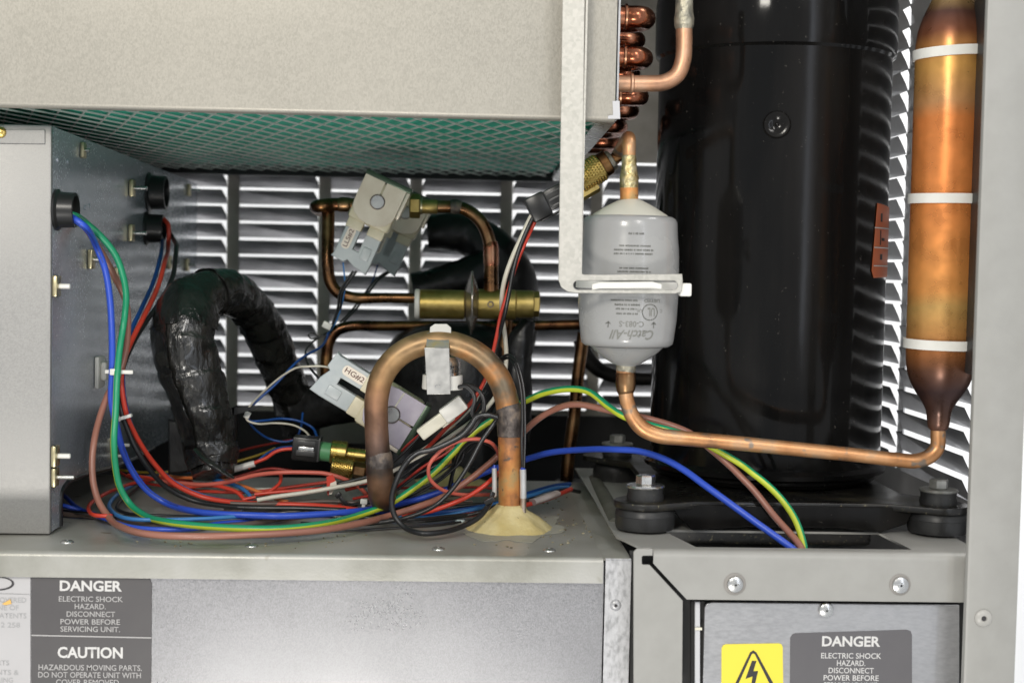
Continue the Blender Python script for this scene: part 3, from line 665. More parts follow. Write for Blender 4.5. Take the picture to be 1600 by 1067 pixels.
# side panel with a notch at its lower edge (outline in y,z)
def yz(px, py): a = Sd(px, py); return (a.y, a.z)
nt = [yz(94, 830), yz(95, 772), yz(102, 757), yz(115, 748), yz(200, 722), yz(240, 708)]
n_end = nt[-1]
lo = [(YC0+.0045, zcb+.001), (nt[0][0], zcb+.001)]+nt[1:5]+[(n_end[0], nt[4][1]-.001), (1.42, nt[4][1]-.004), (YC1, nt[4][1]-.004), (YC1, zc1), (YC0+.0045, zc0-.0005)]
YZ = (Vector((0, 1, 0)), Vector((0, 0, 1)), Vector((1, 0, 0)))
plate('side_panel', [lo], .0016, m_galv_side, cb, Vector((XL-.0008, 0, 0)), YZ)
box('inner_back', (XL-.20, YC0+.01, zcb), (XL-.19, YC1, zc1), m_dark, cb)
box('box_top', (-.6, YC0+.005, zc1-.004), (XL-.002, YC1, zc1-.003), m_galv_box, cb)
tube('edge_trim', [Vector((XL, a, b)) for a, b in lo[1:7]], .0018, m_bplastic, cb, 8, 5)
def bushing(px, py, r, ln, tilt=0):
    q = Sd(px, py); d = Vector((1, 0, 0))
    return lathe('bushing', [(r*1.18, 0), (r*1.2, .0015), (r*1.03, .003), (r, ln*.8), (r*1.0, ln), (r*.86, ln+.0003), (r*.82, ln*.6), (r*.8, .0005), (0, .0005)], q, d, m_bplastic, cb, 32)
bushing(88, 328, .0113, .0125); bushing(232, 301, .0140, .0150); bushing(228, 357, .0118, .0150)
def clip(px, py, s=1.0, screw_mat=None, ln=.010):
    q = Sd(px, py)
    ax = (Vector((0, 1, 0)), Vector((0, 0, 1)), Vector((1, 0, 0)))
    k = obox('clip_nut', q, ax, (-.0055*s, -.0068*s, .0003), (.0055*s, .0068*s, .0035*s), m_zincY, cb, .0008)
    cyl('screw', q+Vector((.003*s, 0, 0)), q+Vector((.0035*s+ln, 0, 0)), .0017*s, screw_mat or m_zinc, k, 12, .0004)
    return k
clip(127, 235, .8, None, .003); clip(203, 294, 1.0); clip(202, 364, 1.0); clip(139, 405, 1.0, None, .004)
clip(84, 447, 1.0, m_nylon, .007); clip(180, 430, .9, None, .003); clip(293, 297, .85); clip(290, 414, .9, None, .006); clip(262, 410, .9, None, .006)
clip(82, 712, 1.0, m_nylon, .008); clip(82, 745, .9, m_steel, .011); clip(176, 695, .8, m_nylon, .010); clip(176, 712, .7, m_nylon, .008)
for px, py in ((90, 250), (106, 253), (133, 325), (140, 322)):
    cyl('rivet', Sd(px, py), Sd(px, py)+Vector((.0008, 0, 0)), .0017, m_galv_side, cb, 12)
tm = thing('tie_mount', 'white cable tie mount glued to the control box side holding the wires', 'cable tie', Sd(150, 580))
q = Sd(152, 581); ax = (Vector((0, 1, 0)), Vector((0, 0, 1)), Vector((1, 0, 0)))
obox('mount_pad', q, ax, (-.010, -.0115, .0003), (.010, .0115, .0035), m_nylon, tm, .001)
obox('mount_saddle', q, ax, (-.006, -.006, .0035), (.006, .008, .008), m_nylon, tm, .002)
obox('tie_strap', P(186, 581, 1.015), XZ, (-.0095, -.0013, -.0007), (.0095, .0013, .0007), m_nylon, tm, .0004)
obox('tie_head', P(179, 581, 1.012), XZ, (-.003, -.0022, -.0022), (.003, .0022, .0018), m_nylon, tm, .0006)

# ================================================================== COMPRESSOR
YK = 1.075; kc = P(1197, 560, YK); RK = 185*S(YK)*.985; zf = P(1005, 786, .955).z
k = thing('compressor', 'tall glossy black compressor shell standing on a black foot plate', 'compressor', (kc.x, YK, zf))
ztop = P(1207, 62, YK-RK).z
lathe('shell', [(0, .004), (RK*.93, .004), (RK*.97, .007), (RK*.985, .012), (RK*.985, ztop-zf-.002), (RK*.99, ztop-zf)], (kc.x, YK, zf), (0, 0, 1), m_black, k, 96, True, 30)
zc = ztop-zf
lathe('upper_shell', [(RK*.985, zc-.003), (RK*1.012, zc-.001), (RK*1.022, zc+.004), (RK*1.022, zc+.035), (RK*1.0, zc+.048), (RK*.90, zc+.062), (RK*.6, zc+.075), (0, zc+.08)], (kc.x, YK, zf), (0, 0, 1), m_black, k, 96, True, 30)
lathe('bottom_weld', [(RK*.985, .009), (RK*1.03, .011), (RK*1.035, .014), (RK*.985, .017)], (kc.x, YK, zf), (0, 0, 1), m_black, k, 64)
def oncyl(px, py, extra=0.0):
    d = ray(px, py); ox, oy = CAM.x-kc.x, CAM.y-YK; R = RK*.985+extra
    a = d.x*d.x+d.y*d.y; b = 2*(ox*d.x+oy*d.y); c_ = ox*ox+oy*oy-R*R; t = (-b-math.sqrt(max(b*b-4*a*c_, 0)))/(2*a)
    return CAM+d*t
q = oncyl(1214, 195); nrm = Vector((q.x-kc.x, q.y-YK, 0)).normalized()
lathe('shell_plug', [(.0095, -.001), (.0095, .0006), (.0085, .0016), (.0055, .0016), (.004, .0006), (.0015, .0004), (0, .0026)], q, nrm, m_black, k, 28)
# orange warning sticker wrapped on the right flank
def wrap(name, loops_uv, mat, parent, extra, res=.003):
    """outline in (angle*R, z) wrapped on the shell; angle 0 faces -Y"""
    me = outline_mesh(loops_uv, .0002); bm = bmesh.new(); bm.from_mesh(me)
    for i in range(-60, 61):
        bmesh.ops.bisect_plane(bm, geom=list(bm.verts)+list(bm.edges)+list(bm.faces), plane_co=(i*res, 0, 0), plane_no=(1, 0, 0))
    R = RK*.985+extra
    for v in bm.verts:
        a = v.co.x/R; rr = R+v.co.z; zz = v.co.y
        v.co = Vector((kc.x+rr*math.sin(a), YK-rr*math.cos(a), zz))
    return from_bm(name, bm, mat, parent, True, 40)
def uvK(px, py):
    q = oncyl(px, py); return (math.atan2(q.x-kc.x, -(q.y-YK))*RK, q.z)
a1, z1 = uvK(1369, 322); a2, z2 = uvK(1360, 432); a3 = a1+.034
st = wrap('warning_sticker', [[(a1, z1+.002), (a3, z1), (a3, z2), (a2+.003, z2-.001), (a2, z2+.004)]], m_orange, k, .0007)
for f in (.30, .58, .84): wrap('sticker_line', [[(a1-.003+.004*0, z1+(z2-z1)*f), (a3, z1+(z2-z1)*f), (a3, z1+(z2-z1)*f-.0008), (a1-.003, z1+(z2-z1)*f-.0008)]], m_lwhite, st, .0012)
for (f0, f1, u0, u1) in ((.10, .22, .006, .009), (.34, .55, .006, .0075), (.45, .49, .009, .015), (.68, .76, .007, .011)):
    wrap('sticker_print', [[(a1+u0, z1+(z2-z1)*f0), (a1+u1, z1+(z2-z1)*f0), (a1+u1, z1+(z2-z1)*f1), (a1+u0, z1+(z2-z1)*f1)]], m_ink, st, .0011)
# terminal cover at the far right flank
tq = Vector((kc.x+RK*.985, YK+.02, P(1400, 400, YK).z)); box('terminal_cover', tq+Vector((-.01, -.02, -.022)), tq+Vector((.0045, .03, .016)), m_bplastic, k, .004)
# foot plate
bfl, bfr = P(1008, 780, .955), P(1466, 778, .955); bbl = P(957, 698, 1.185); bbr = Vector((bfr.x, 1.185, zf))
def lobe(c, r, a0, a1, n=8): return [(c[0]+r*math.cos(rad(a0+(a1-a0)*i/n)), c[1]+r*math.sin(rad(a0+(a1-a0)*i/n))) for i in range(n+1)]
FLc, FRc, BRc, BLc = (bfl.x, .955), (bfr.x, .955), (bfr.x, 1.185), (bfl.x, 1.185)
ol = lobe(FLc, .0205, 135, 285)+[(bfl.x+.034, .952), (bfr.x-.034, .952)]+lobe(FRc, .0205, 255, 405)+[(bfr.x-.012, 1.0), (bfr.x-.012, 1.14)]+lobe(BRc, .0205, -45, 105)+[(bfr.x-.034, 1.188), (bfl.x+.034, 1.188)]+lobe(BLc, .0205, 75, 225)+[(bfl.x+.012, 1.14), (bfl.x+.012, 1.0)]
XY = (Vector((1, 0, 0)), Vector((0, 1, 0)), Vector((0, 0, 1)))
plate('foot_plate', [ol], .0045, m_blackdust, k, Vector((0, 0, zf)), XY, .0006)
YFl = .9515
zt_ = zf-.0018
w0, w1 = bfl.x+.018, bfr.x-.018
zfl = P(1200, 829, YFl).z
plate('foot_flange', [[(w0, zt_-.001), (w0+.004, zt_-.007), (w0+.014, zfl), (w0+.05, zfl+.0025), (w1-.05, zfl+.0025), (w1-.022, zfl), (w1-.004, zt_-.009), (w1, zt_-.001), (w1, zt_+.002), (w0, zt_+.002)]], .0022, m_black, k, Vector((0, YFl, 0)), XZ, .0006)
def mount(c, zb_, label, mb, gname='compressor rubber mounts'):
    t = thing('rubber_mount', label, 'rubber mount', (c[0], c[1], zb_), gname)
    h = zf-.0018-zb_; R = .0195
    o = (c[0], c[1], zb_)
    lathe('grommet', [(0, .0002), (R*.97, .0002), (R, .003), (R*.985, h*.6), (R*1.0, h*.62), (R*.97, h*.85), (R*.9, h*.97), (R*.85, h-.0002), (0, h-.0002)], o, (0, 0, 1), m_rubber, t, 40)
    lathe('sleeve', [(0, h+.0035), (.0118, h+.0035), (.0122, h+.006), (.0115, h+.009), (.0118, h+.0122), (0, h+.0122)], o, (0, 0, 1), m_rubber, t, 32)
    lathe('washer', [(0, h+.0124), (.0125, h+.0124), (.0128, h+.0132), (.0122, h+.0141), (0, h+.0141)], o, (0, 0, 1), mb, t, 32)
    hexa('bolt_head', (c[0], c[1], zb_+h+.0142), (c[0], c[1], zb_+h+.0205), .0064, mb, t)
mount(FLc, ZB+.0012, 'black rubber mount with bright silver bolt at the front left compressor foot', m_zinc)
mount(FRc, ZB+.0012, 'black rubber mount with dull dark bolt beside the grey corner post', m_bolt)
mount((bbl.x+.004, 1.185), ZB-.012, 'rubber mount with dull bolt at the rear left, behind the blue wire', m_bolt)
eq = thing('base_rail', 'black pressed steel rail under the rear of the compressor', 'rail', (kc.x, 1.3, ZB-.1))
box('rail_body', (bfl.x-.035, 1.17, ZB-.05), (bfr.x+.02, 1.30, ZB-.016), m_blackdust, eq, .004)

# ================================================================== DRIER, BRACKET, LIQUID LINE
YR = 0.942
dcx = P(982, 440, YR).x
def zy(y): return P(982, y, YR).z
s = S(YR)
dr = thing('filter_drier', 'grey enamel filter drier can hanging upside down strapped to the bracket', 'filter drier', (dcx, YR, zy(565)))
prof = [(541, 57), (540, 66), (536, 71.5), (528, 73), (515, 74.5), (500, 76.5), (470, 78), (440, 78.5), (400, 78), (385, 77), (372, 75.5), (358, 74.5), (348, 74), (342, 71.5), (338.5, 66), (337.5, 58)]
DR = [(r*s, zy(y)-zy(541)) for y, r in prof]
lathe('can', [(0, .0005)]+DR+[(0, DR[-1][1])], (dcx, YR, zy(541)), (0, 0, 1), m_drier, dr, 72, True, 50)
lathe('upper_cone', [(60*s, 0), (57*s, .0012), (36*s, .0065), (22*s, .0095), (16*s, .0105), (13*s, .011)], (dcx, YR, zy(338)), (0, 0, 1), m_driercone, dr, 48, True, 50)
lathe('lower_cone', [(57*s, 0), (50*s, -.003), (32*s, -.0085), (22*s, -.011), (16.5*s, -.0118), (15*s, -.0125)], (dcx, YR, zy(541.5)), (0, 0, 1), m_drier, dr, 48, True, 50)
def drad(z):
    h = z-zy(541); pr = DR
    for (r0, h0), (r1, h1) in zip(pr, pr[1:]):
        if h0 <= h <= h1 and h1 > h0: return r0+(r1-r0)*(h-h0)/(h1-h0)
    return 78*s
def canprint(name, ms, mat):
    me = join_me(ms, name); bm = bmesh.new(); bm.from_mesh(me)
    for i in range(-40, 41):
        bmesh.ops.bisect_plane(bm, geom=list(bm.verts)+list(bm.edges)+list(bm.faces), plane_co=(i*4*s, 0, 0), plane_no=(1, 0, 0))
    for v in bm.verts:
        z = v.co.y; R = drad(z)+.0002; a = math.asin(max(-.99, min(.99, v.co.x/R))); v.co = Vector((dcx+R*math.sin(a), YR-R*math.cos(a), z))
    return from_bm(name, bm, mat, dr)
sf = S(YR-78*s)
def ct(tx, cx, cy, wd, ht, b=0.0, shear=0.0): return fit(text_me(tx, b, shear), (cx-982)*sf+.0004, zy(440)+(440-cy)*sf, wd*sf, ht*sf, True)
def ring_me(cx, cy, r0, r1):
    me = outline_mesh([[((cx-982)*sf+r*sf*math.cos(2*math.pi*k_/36), zy(440)+(440-cy)*sf+r*sf*math.sin(2*math.pi*k_/36)) for k_ in range(36)] for r in (r0, r1)], .00001); return me
def dashes(cx, cy, wd, ht):
    lp = []; x = -wd/2; rr = random.Random(int(cx*7+cy))
    while x < wd/2:
        l = rr.uniform(1.0, 2.2); lp.append([((cx+x-982)*sf, zy(440)+(440-cy)*sf), ((cx+x+l-982)*sf, zy(440)+(440-cy)*sf), ((cx+x+l-982)*sf, zy(440)+(440-cy+ht)*sf), ((cx+x-982)*sf, zy(440)+(440-cy+ht)*sf)]); x += l+rr.choice([.7, .7, .8, 2.2])
    return outline_mesh(lp, .00001)
def arrow(cx, cy):
    c = lambda x, y: ((cx+x-982)*sf, zy(440)+(440-cy-y)*sf)
    return outline_mesh([[c(-.6, 5), c(.6, 5), c(.6, -2), c(3.6, 0), c(3.6, -1.4), c(0, -5), c(-3.6, -1.4), c(-3.6, 0), c(-.6, -2)]], .00001)
canprint('lettering', [ct('Catch-All', 979, 523, 70, 15, .012, .35), ct('C-083-S', 978, 506, 39, 9, .004), arrow(943, 507), arrow(1015, 507), ct('UL', 1009, 486.5, 12, 13, .015), ring_me(1008, 487, 13, 11.8), ct('C', 1026, 485, 3.5, 5), ct('US', 990, 484.5, 8, 4.5), ct('LISTED', 1010, 469, 26, 5, .01)], m_drierink)
canprint('small_print', [dashes(971, 491, 32, 2.4), dashes(971, 483.5, 34, 2.4), dashes(972, 477, 40, 2.4), dashes(966, 470, 40, 2.4), dashes(983, 365.5, 24, 3), dashes(982, 384.5, 50, 2.4), dashes(980, 391, 62, 2.4), dashes(980, 397, 62, 2.4), dashes(981, 419.5, 46, 2.4), dashes(981, 425, 52, 2.4)], m_drierink)
tube('inlet_stub', [P(983, 330, YR), P(983, 312, YR), P(983, 292, YR)], [14.5*s, 14.5*s, 14.3*s], m_cu_or, dr, 24, 4)
tube('stub_ring', [P(983, 322, YR), P(983, 312, YR)], [15*s, 15*s], m_solder, dr, 24, 2)
tube('outlet_stub', [P(979, 558, YR), P(978, 575, YR), P(977.5, 580, YR)], [16*s, 15.5*s, 15.5*s], m_solder, dr, 24, 4)
# line into the drier top
lt = tube('copper_pipe', [P(983, 296, YR), P(983, 250, YR), P(983, 228, YR+.001), P(982.5, 219, YR+.006), P(982, 216, YR+.018), P(976, 225, YR+.05), P(960, 250, YR+.10)], [9.8*s, 9.8*s, 10.8*s, 11*s, 11*s, 11*s, 10*s], m_cu_liq, None, 22, 8)
tag(lt, 'short copper elbow rising from the top of the filter drier', 'copper pipe')
tube('brazed_joint', [P(983, 294, YR), P(983, 286, YR), P(983, 278, YR), P(983, 268, YR), P(983, 258, YR), P(983, 246, YR), P(983, 243, YR)], [14.4*s, 14.6*s, 15*s, 13*s, 11.8*s, 11.2*s, 10.4*s], M('brass_braze', [(.40, .31, .13), (.55, .46, .24), (.6, .54, .36)], 200, .35, .85, .12, .5, 420), lt, 22, 4)
# liquid line from drier to the copper cylinder
YQ = YR
ll = tube('copper_pipe', [P(977.5, 576, YQ), P(977.5, 600, YQ), P(979, 622, YQ), P(987, 648, YQ), P(1004, 669, YQ), P(1030, 680, YQ), P(1062, 684, YQ), P(1150, 692, YQ), P(1250, 702, YQ), P(1340, 711, YQ), P(1400, 718, YQ), P(1430, 720, YQ), P(1450, 714, YQ), P(1464, 700, YQ), Vector((P(1477, 350, .942).x, YQ, P(1470, 676, YQ).z)), Vector((P(1477, 350, .942).x, YQ, P(1470, 666, YQ).z))], [15*s, 13.2*s, 11.5*s, 12*s, 12.8*s, 12.6*s, 12*s, 11.6*s, 11.4*s, 11.2*s, 11.4*s, 11.8*s, 12*s, 11.8*s, 11.6*s, 11.6*s], m_cu_liq, None, 24, 10)
tag(ll, 'long copper liquid line running from the drier outlet below to the copper cylinder', 'copper pipe')
tube('brazed_joint', [P(977.5, 582, YQ), P(977.5, 588, YQ), P(977.5, 600, YQ), P(978, 610, YQ), P(978.5, 614, YQ)], [15.8*s, 16.2*s, 16*s, 14.5*s, 12.5*s], m_cu_rear, ll, 24, 5)
# L bracket
YA = 0.9005
br = thing('support_bracket', 'galvanised L shaped hanger bracket reaching down and across the filter drier', 'bracket', P(890, 455, YA))
m_brk = spangle('bracket_sheet', (.46, .45, .40), (.56, .54, .49), .42, .45, 500, .15)
slot = rrect(896, 438.5, 1059, 453, 7)
plateP('bracket_plate', [[(879.5, -40), (914, -40), (912, 150), (909.5, 428), (913, 430), (1066, 428), (1067, 440), (1065, 456), (1055, 459), (900, 458), (887, 456), (877, 449), (872.5, 437), (873, 400), (876, 200)], slot], YA, .0015, m_brk, br, .0004)
g1 = P(912.5, -40, YA); g2 = P(909.5, 430, YA)
obox('edge_lip', (g1+g2)/2+Vector((.0002, .001, 0)), XZ, (0, -(g1.z-g2.z)/2, -.009), (.0012, (g1.z-g2.z)/2-.001, 0), m_brk, br)
h1, h2 = P(911, 430, YA), P(1066, 430, YA)
obox('arm_lip', (h1+h2)/2+Vector((0, .0016, -.0002)), XZ, (-(h2.x-h1.x)/2, -.0012, -.006), ((h2.x-h1.x)/2, 0, 0), m_brk, br)
def tie_ring(name, label, c, r, axis, wd, group, th=.0012):
    t = thing(name, label, 'cable tie', c, group)
    lathe('strap', [(r, -wd/2), (r+th, -wd/2), (r+th, wd/2), (r, wd/2), (r, -wd/2)], c, axis, m_nylon, t, 48, True, 30)
    return t
zt1 = P(982, 446, YR-.032).z
dt = tie_ring('cable_tie', 'white nylon cable tie holding the filter drier to the bracket arm', Vector((dcx, YR, zt1)), 78.6*s, (0, 0, 1), .0046, None, .0016)
obox('tie_head', P(1070, 453, YA+.006), XZ, (-.0036, -.004, -.004), (.0038, .0042, .004), m_nylon, dt, .0012)
plateP('strap_front', [[(937, 441), (1020, 440), (1034, 444), (1034, 452), (1020, 450.5), (937, 451), (925, 453), (925, 444)]], YA+.0003, .0016, m_nylon, dt, .0004)

# ================================================================== COPPER CYLINDER
YCY = 0.942; ccx = P(1477, 350, YCY).x; s2 = S(YCY)
def zc_(y): return P(1474, y, YCY).z
prof = [(672, 12.5), (668, 16), (660, 17.5), (650, 18.5), (640, 20.5), (628, 27), (615, 36), (600, 45), (585, 50.5), (570, 53), (550, 54), (300, 54.5), (90, 55), (70, 54.5), (50, 52), (30, 46), (10, 37), (-10, 27), (-30, 20), (-60, 18)]
zlo, zhi = zc_(672), zc_(-60)
hh = (zhi-zlo)/2
def tz(y): return (zc_(y)-zlo)/(zhi-zlo)
m_cyl = zramp('copper_heat_tint', [(tz(680), (.20, .10, .07)), (tz(650), (.10, .05, .035)), (tz(610), (.055, .03, .028)), (tz(575), (.14, .06, .032)), (tz(545), (.46, .17, .05)), (tz(520), (.62, .30, .09)), (tz(480), (.64, .38, .12)), (tz(455), (.80, .34, .09)), (tz(330), (.82, .285, .075)), (tz(190), (.80, .265, .07)), (tz(165), (.60, .30, .12)), (tz(110), (.72, .38, .10)), (tz(82), (.56, .25, .075)), (tz(60), (.24, .085, .04)), (tz(25), (.13, .06, .045)), (tz(0), (.46, .30, .12)), (tz(-30), (.2, .1, .06))], -hh, hh, .3, .55, 14, .02, 4, 70, .82)
cy = lathe('copper_cylinder', [(r*s2, zc_(y)-zlo) for y, r in prof], (ccx, YCY, zlo), (0, 0, 1), m_cyl, None, 64, True, 40)
tag(cy, 'tall heat tinted copper cylinder with a tapered lower end beside the post', 'copper cylinder')
for y, lab, tilt in ((84, 'topmost white cable tie around the copper cylinder, slightly tilted', -.07), (311, 'middle white cable tie around the copper cylinder', -.01), (537, 'lowest white cable tie around the copper cylinder, above its taper', 0.005)):
    c = Vector((ccx, YCY, zc_(y))); axv = Vector((math.sin(tilt), -.02, 1)).normalized()
    t = tie_ring('cable_tie', lab, c, 55.6*s2, axv, .0062, 'cable ties around the copper cylinder', .0013)
    e = c+Vector((55*s2*.45, -55*s2*.93, 55*s2*.5*math.tan(-tilt))); 
    obox('tail', e+Vector((.008, -.0002, -.0003)), XZ, (-.008, -.0029, -.0004), (.010, .0029, .0006), m_nylon, t, .0003)
fs = box('foam_strip', (P(1522, 350, .915).x, .905, zc_(580)), (P(1522, 350, .915).x+.012, .93, 1.12), m_rubber, None, .002)
tag(fs, 'black foam strip between the copper cylinder and the grey post', 'foam strip')

# ================================================================== FRONT COPPER U PIPE
YU = 1.0; su = S(YU)
up = thing('copper_u_pipe', 'thick copper U bend pipe arching in front with a brazed right leg', 'copper pipe', onZ(797, 815, ZS))
ua = [P(602, 745, YU+.085), P(600, 770, YU+.045), P(598.5, 778, YU+.02), P(596, 768, YU+.003), P(593.5, 740, YU), P(590, 700, YU), P(588, 660, YU), P(589, 618, YU), P(599, 584, YU), P(622, 556, YU), P(654, 539, YU), P(690, 534, YU), P(727, 543, YU), P(757, 562, YU), P(779, 590, YU), P(790, 618, YU), P(795, 648, YU)]
tube('bend', ua, [22*su, 22*su, 22*su, 21.5*su, 21*su, 19*su, 18.6*su]+[18.8*su]*10, zramp('u_pipe_tint', [(0, (.16, .085, .052)), (.12, (.26, .14, .08)), (.22, (.10, .075, .06)), (.36, (.19, .115, .085)), (.55, (.30, .16, .095)), (.76, (.40, .22, .105)), (.9, (.44, .27, .125)), (1, (.40, .26, .13))], -.055, .055, .42, .6, 44, .22, 7, 75, .6, (.010, .030, ((.27, .21, .14), (.56, .25, .085)))), up, 28, 9)
tube('brazed_joint', [P(793.5, 632, YU), P(795, 640, YU), P(796, 655, YU), P(796.5, 668, YU), P(796.5, 681, YU), P(796.5, 682, YU)], [18.9*su, 20.6*su, 20.5*su, 20*su, 19.8*su, 18*su], m_oxide, up, 28, 5)
tube('lower_leg', [P(796, 668, YU), P(796.5, 690, YU), P(797, 740, YU), P(797, 790, YU), Vector((P(797, 800, YU).x, YU, ZS+.001))], [18.2*su, 18.4*su, 18*su, 18.6*su, 20*su], m_cu_or, up, 28, 8)
tube('joint_rim', [P(592, 706, YU), P(592.3, 712, YU), P(593, 722, YU), P(593.3, 730, YU)], [19.2*su, 20.8*su, 21.4*su, 21.3*su], m_oxide, up, 26, 3)
# sensor clip with a disc thermostat
sc = thing('sensor_clip', 'bright metal spring clip stamped with a letter hanging over the U pipe', 'clip', P(684, 610, .985))
m_clip = M('clip_steel', [(.50, .49, .46), (.58, .57, .54)], 120, .32, .85, .06)
YQ1 = YU-18.8*su-.0016
plateP('clip_face', [[(663, 543), (702, 543.5), (702.5, 560), (704, 616), (667, 616.5), (665, 570)]], YQ1-.0012, .0010, m_clip, sc, .0003)
za = P(684, 543, YQ1).z; xa1, xa2 = P(666, 530, YQ1).x, P(702, 530, YQ1).x
raw('clip_band', [(xa1, YQ1-.001, za), (xa2, YQ1-.001, za), (xa2-.0004, YQ1+.006, za+.009), (xa1+.0006, YQ1+.006, za+.009), (xa1, YQ1-.0018, za), (xa2, YQ1-.0018, za), (xa2-.0004, YQ1+.0052, za+.0098), (xa1+.0006, YQ1+.0052, za+.0098)], [(0, 1, 2, 3), (4, 5, 6, 7), (0, 1, 5, 4), (1, 2, 6, 5), (2, 3, 7, 6), (3, 0, 4, 7)], M('stained_steel', [(.18, .17, .13), (.45, .44, .40), (.52, .42, .2)], 90, .35, .85, .1), sc)
plateP('clip_tab', [[(671, 523), (705, 523), (705, 512), (698, 506), (679, 506), (672, 511)]], YQ1+.0055, .0010, M('tab_steel', (.62, .61, .56), rough=.35, metal=.6), sc, .0003)
ptext('stamp', [('C', 683.5, 604.5, 9, 8, 0)], YQ1-.0014, m_steel, sc)
td = thing('disc_thermostat', 'round silver disc thermostat with white base held by the spring clip', 'thermostat', P(692, 612, 1.0))
zq = lambda y: P(692, y, 1.0).z
rT = 29*su
lathe('metal_cup', [(rT*.5, 0), (rT*.8, -.0005), (rT*.84, -.002), (rT*.95, -.004), (rT*.96, zq(588)-zq(557))], (P(692, 560, YU).x, YU+.0075, zq(557)), (0, 0, 1), m_zinc, td, 40)
lathe('white_base', [(0, 0), (rT*1.1, 0), (rT*1.12, .001), (rT*1.08, zq(586)-zq(608)), (rT*.9, zq(586)-zq(608)+.0002)], (P(692, 560, YU).x, YU+.0075, zq(609)), (0, 0, 1), m_nylon, td, 40)
me = join_me([fit(text_me('13410'), 0, .0018, .009, .0022), fit(text_me('L-EM'), 0, -.0014, .0085, .0022)], 'stamp')
for v in me.vertices: a = v.co.x/rT+rad(38); R_ = rT*.965+.0001; v.co = (P(692, 560, YU).x+R_*math.sin(a), YU+.0075-R_*math.cos(a), zq(577)+v.co.y)
link('stamp', me, m_ink, td, False)
m_probe = M('probe_steel', [(.62, .62, .62), (.74, .74, .73)], 80, .3, .35)
# thermistor probes strapped on the lower leg
def probe(px, py0, py1, py2, Y, label, r=5.2):
    t = thing('thermistor_probe', label, 'thermistor', P(px, py2, Y), 'thermistor probes on the pipe leg')
    rr = r*S(Y)
    tube('probe_sleeve', [P(px-.5, py0, Y), P(px, (py0+py1)/2, Y), P(px, py1, Y)], rr, m_probe, t, 16, 2)
    tube('probe_tip', [P(px, py1, Y), P(px, py2, Y)], [rr*.93, rr*.93], M('probe_tip', [(.55, .42, .33), (.66, .56, .47)], 60, .3, .8), t, 16, 2)
    tube('sealant', [P(px-.5, py0-5, Y), P(px-.5, py0+1, Y)], [rr*.4, rr*.9], wc['blue'], t, 12, 2)
    return t
probe(817.5, 733, 778, 807, YU-.006, 'silver thermistor probe strapped on the right of the copper pipe leg')
probe(773, 731, 774, 776, YU+.004, 'pale thermistor probe on the left of the copper pipe leg', 4.2)

# ================================================================== BLACK INSULATED PIPES
def crumple(amp, fr=60, wrapn=0, wamp=0.0):
    def f(p, u, L, r):
        a = 2*math.pi*u; q = Vector((math.cos(a), math.sin(a), L*28))
        d = noise.noise(Vector((q.x*2.2, q.y*2.2, L*fr)))*amp+noise.noise(Vector((q.x*5, q.y*5, L*fr*2.4+9)))*amp*.5
        if wrapn: d += wamp*(((L*wrapn+u) % 1.0)-.5)
        return r+d
    return f
ip = thing('insulated_pipe', 'pipe arch thickly wrapped in black tape left of the solenoid coils', 'insulated pipe', P(330, 740, 1.09))
s3 = S(1.1)
ap = [(334, 742, 1.085, 32), (331, 715, 1.09, 37), (322, 660, 1.09, 41), (307, 605, 1.09, 45), (290, 552, 1.09, 49), (289, 505, 1.095, 47), (302, 474, 1.11, 42), (330, 458, 1.13, 36), (365, 462, 1.16, 34), (392, 483, 1.19, 32), (412, 515, 1.21, 32), (430, 556, 1.23, 32), (450, 605, 1.26, 31), (468, 665, 1.29, 30)]
tube('tape_wrap', [P(x, y, Y) for x, y, Y, r in ap], [r*S(Y) for x, y, Y, r in ap], m_tape, ip, 40, 14, crumple(.0016, 55, 38, .0013))
m_film = M('glossy_tape', [(.006, .006, .0055), (.016, .0155, .014)], 50, .17, 0, .1, 1.0, 170, bstretch=(1, 1, .35), coat=.5, speck=((.06, .058, .052), 240, .72))
tw = [o for o in ip.children if o.name.startswith('tape_wrap')][0]
def tape_patch(i0, i1, k0, k1, off, mat, lift=0.0, seed=1):
    me = tw.data; base = WO[tw.name]; rr = random.Random(seed); V = []; Fc = []; nk = k1-k0+1
    jag = 0.0
    for i in range(i0, i1+1):
        ring = [me.vertices[i*40+k].co for k in range(40)]; c = sum(ring, Vector())/40
        jag += rr.uniform(-.25, .25); jag = max(-.6, min(.6, jag))
        for k in range(k0, k1+1):
            kk = k+(jag if k in (k0, k1) else 0.0); ka = math.floor(kk); f = kk-ka
            q = ring[ka % 40]*(1-f)+ring[(ka+1) % 40]*f; d = (q-c).normalized()
            e = off+lift*(1.0 if k == k1 else (.5 if k == k1-1 else 0))+rr.uniform(-.0002, .0002)
            V.append(base+q+d*e)
    for i in range(i1-i0):
        for k in range(nk-1): a = i*nk+k; Fc.append((a, a+1, a+nk+1, a+nk))
    m2 = bpy.data.meshes.new('tape_flap'); m2.from_pydata([tuple(v) for v in V], [], Fc); bm = bmesh.new(); bm.from_mesh(m2)
    bmesh.ops.recalc_face_normals(bm, faces=bm.faces); bmesh.ops.solidify(bm, geom=list(bm.faces), thickness=.0004)
    return from_bm('tape_flap', bm, mat, ip, True, 60)
tape_patch(18, 66, 31, 38, .0012, m_film, .0022, 3)
tape_patch(10, 72, 41, 48, .0010, m_tape, .0006, 5)
tape_patch(4, 20, 32, 49, .0022, m_tape, .0006, 8)
tape_patch(66, 84, 30, 50, .0016, m_film, .0005, 9)
tape_patch(96, 112, 28, 52, .0014, m_film, .0005, 11)
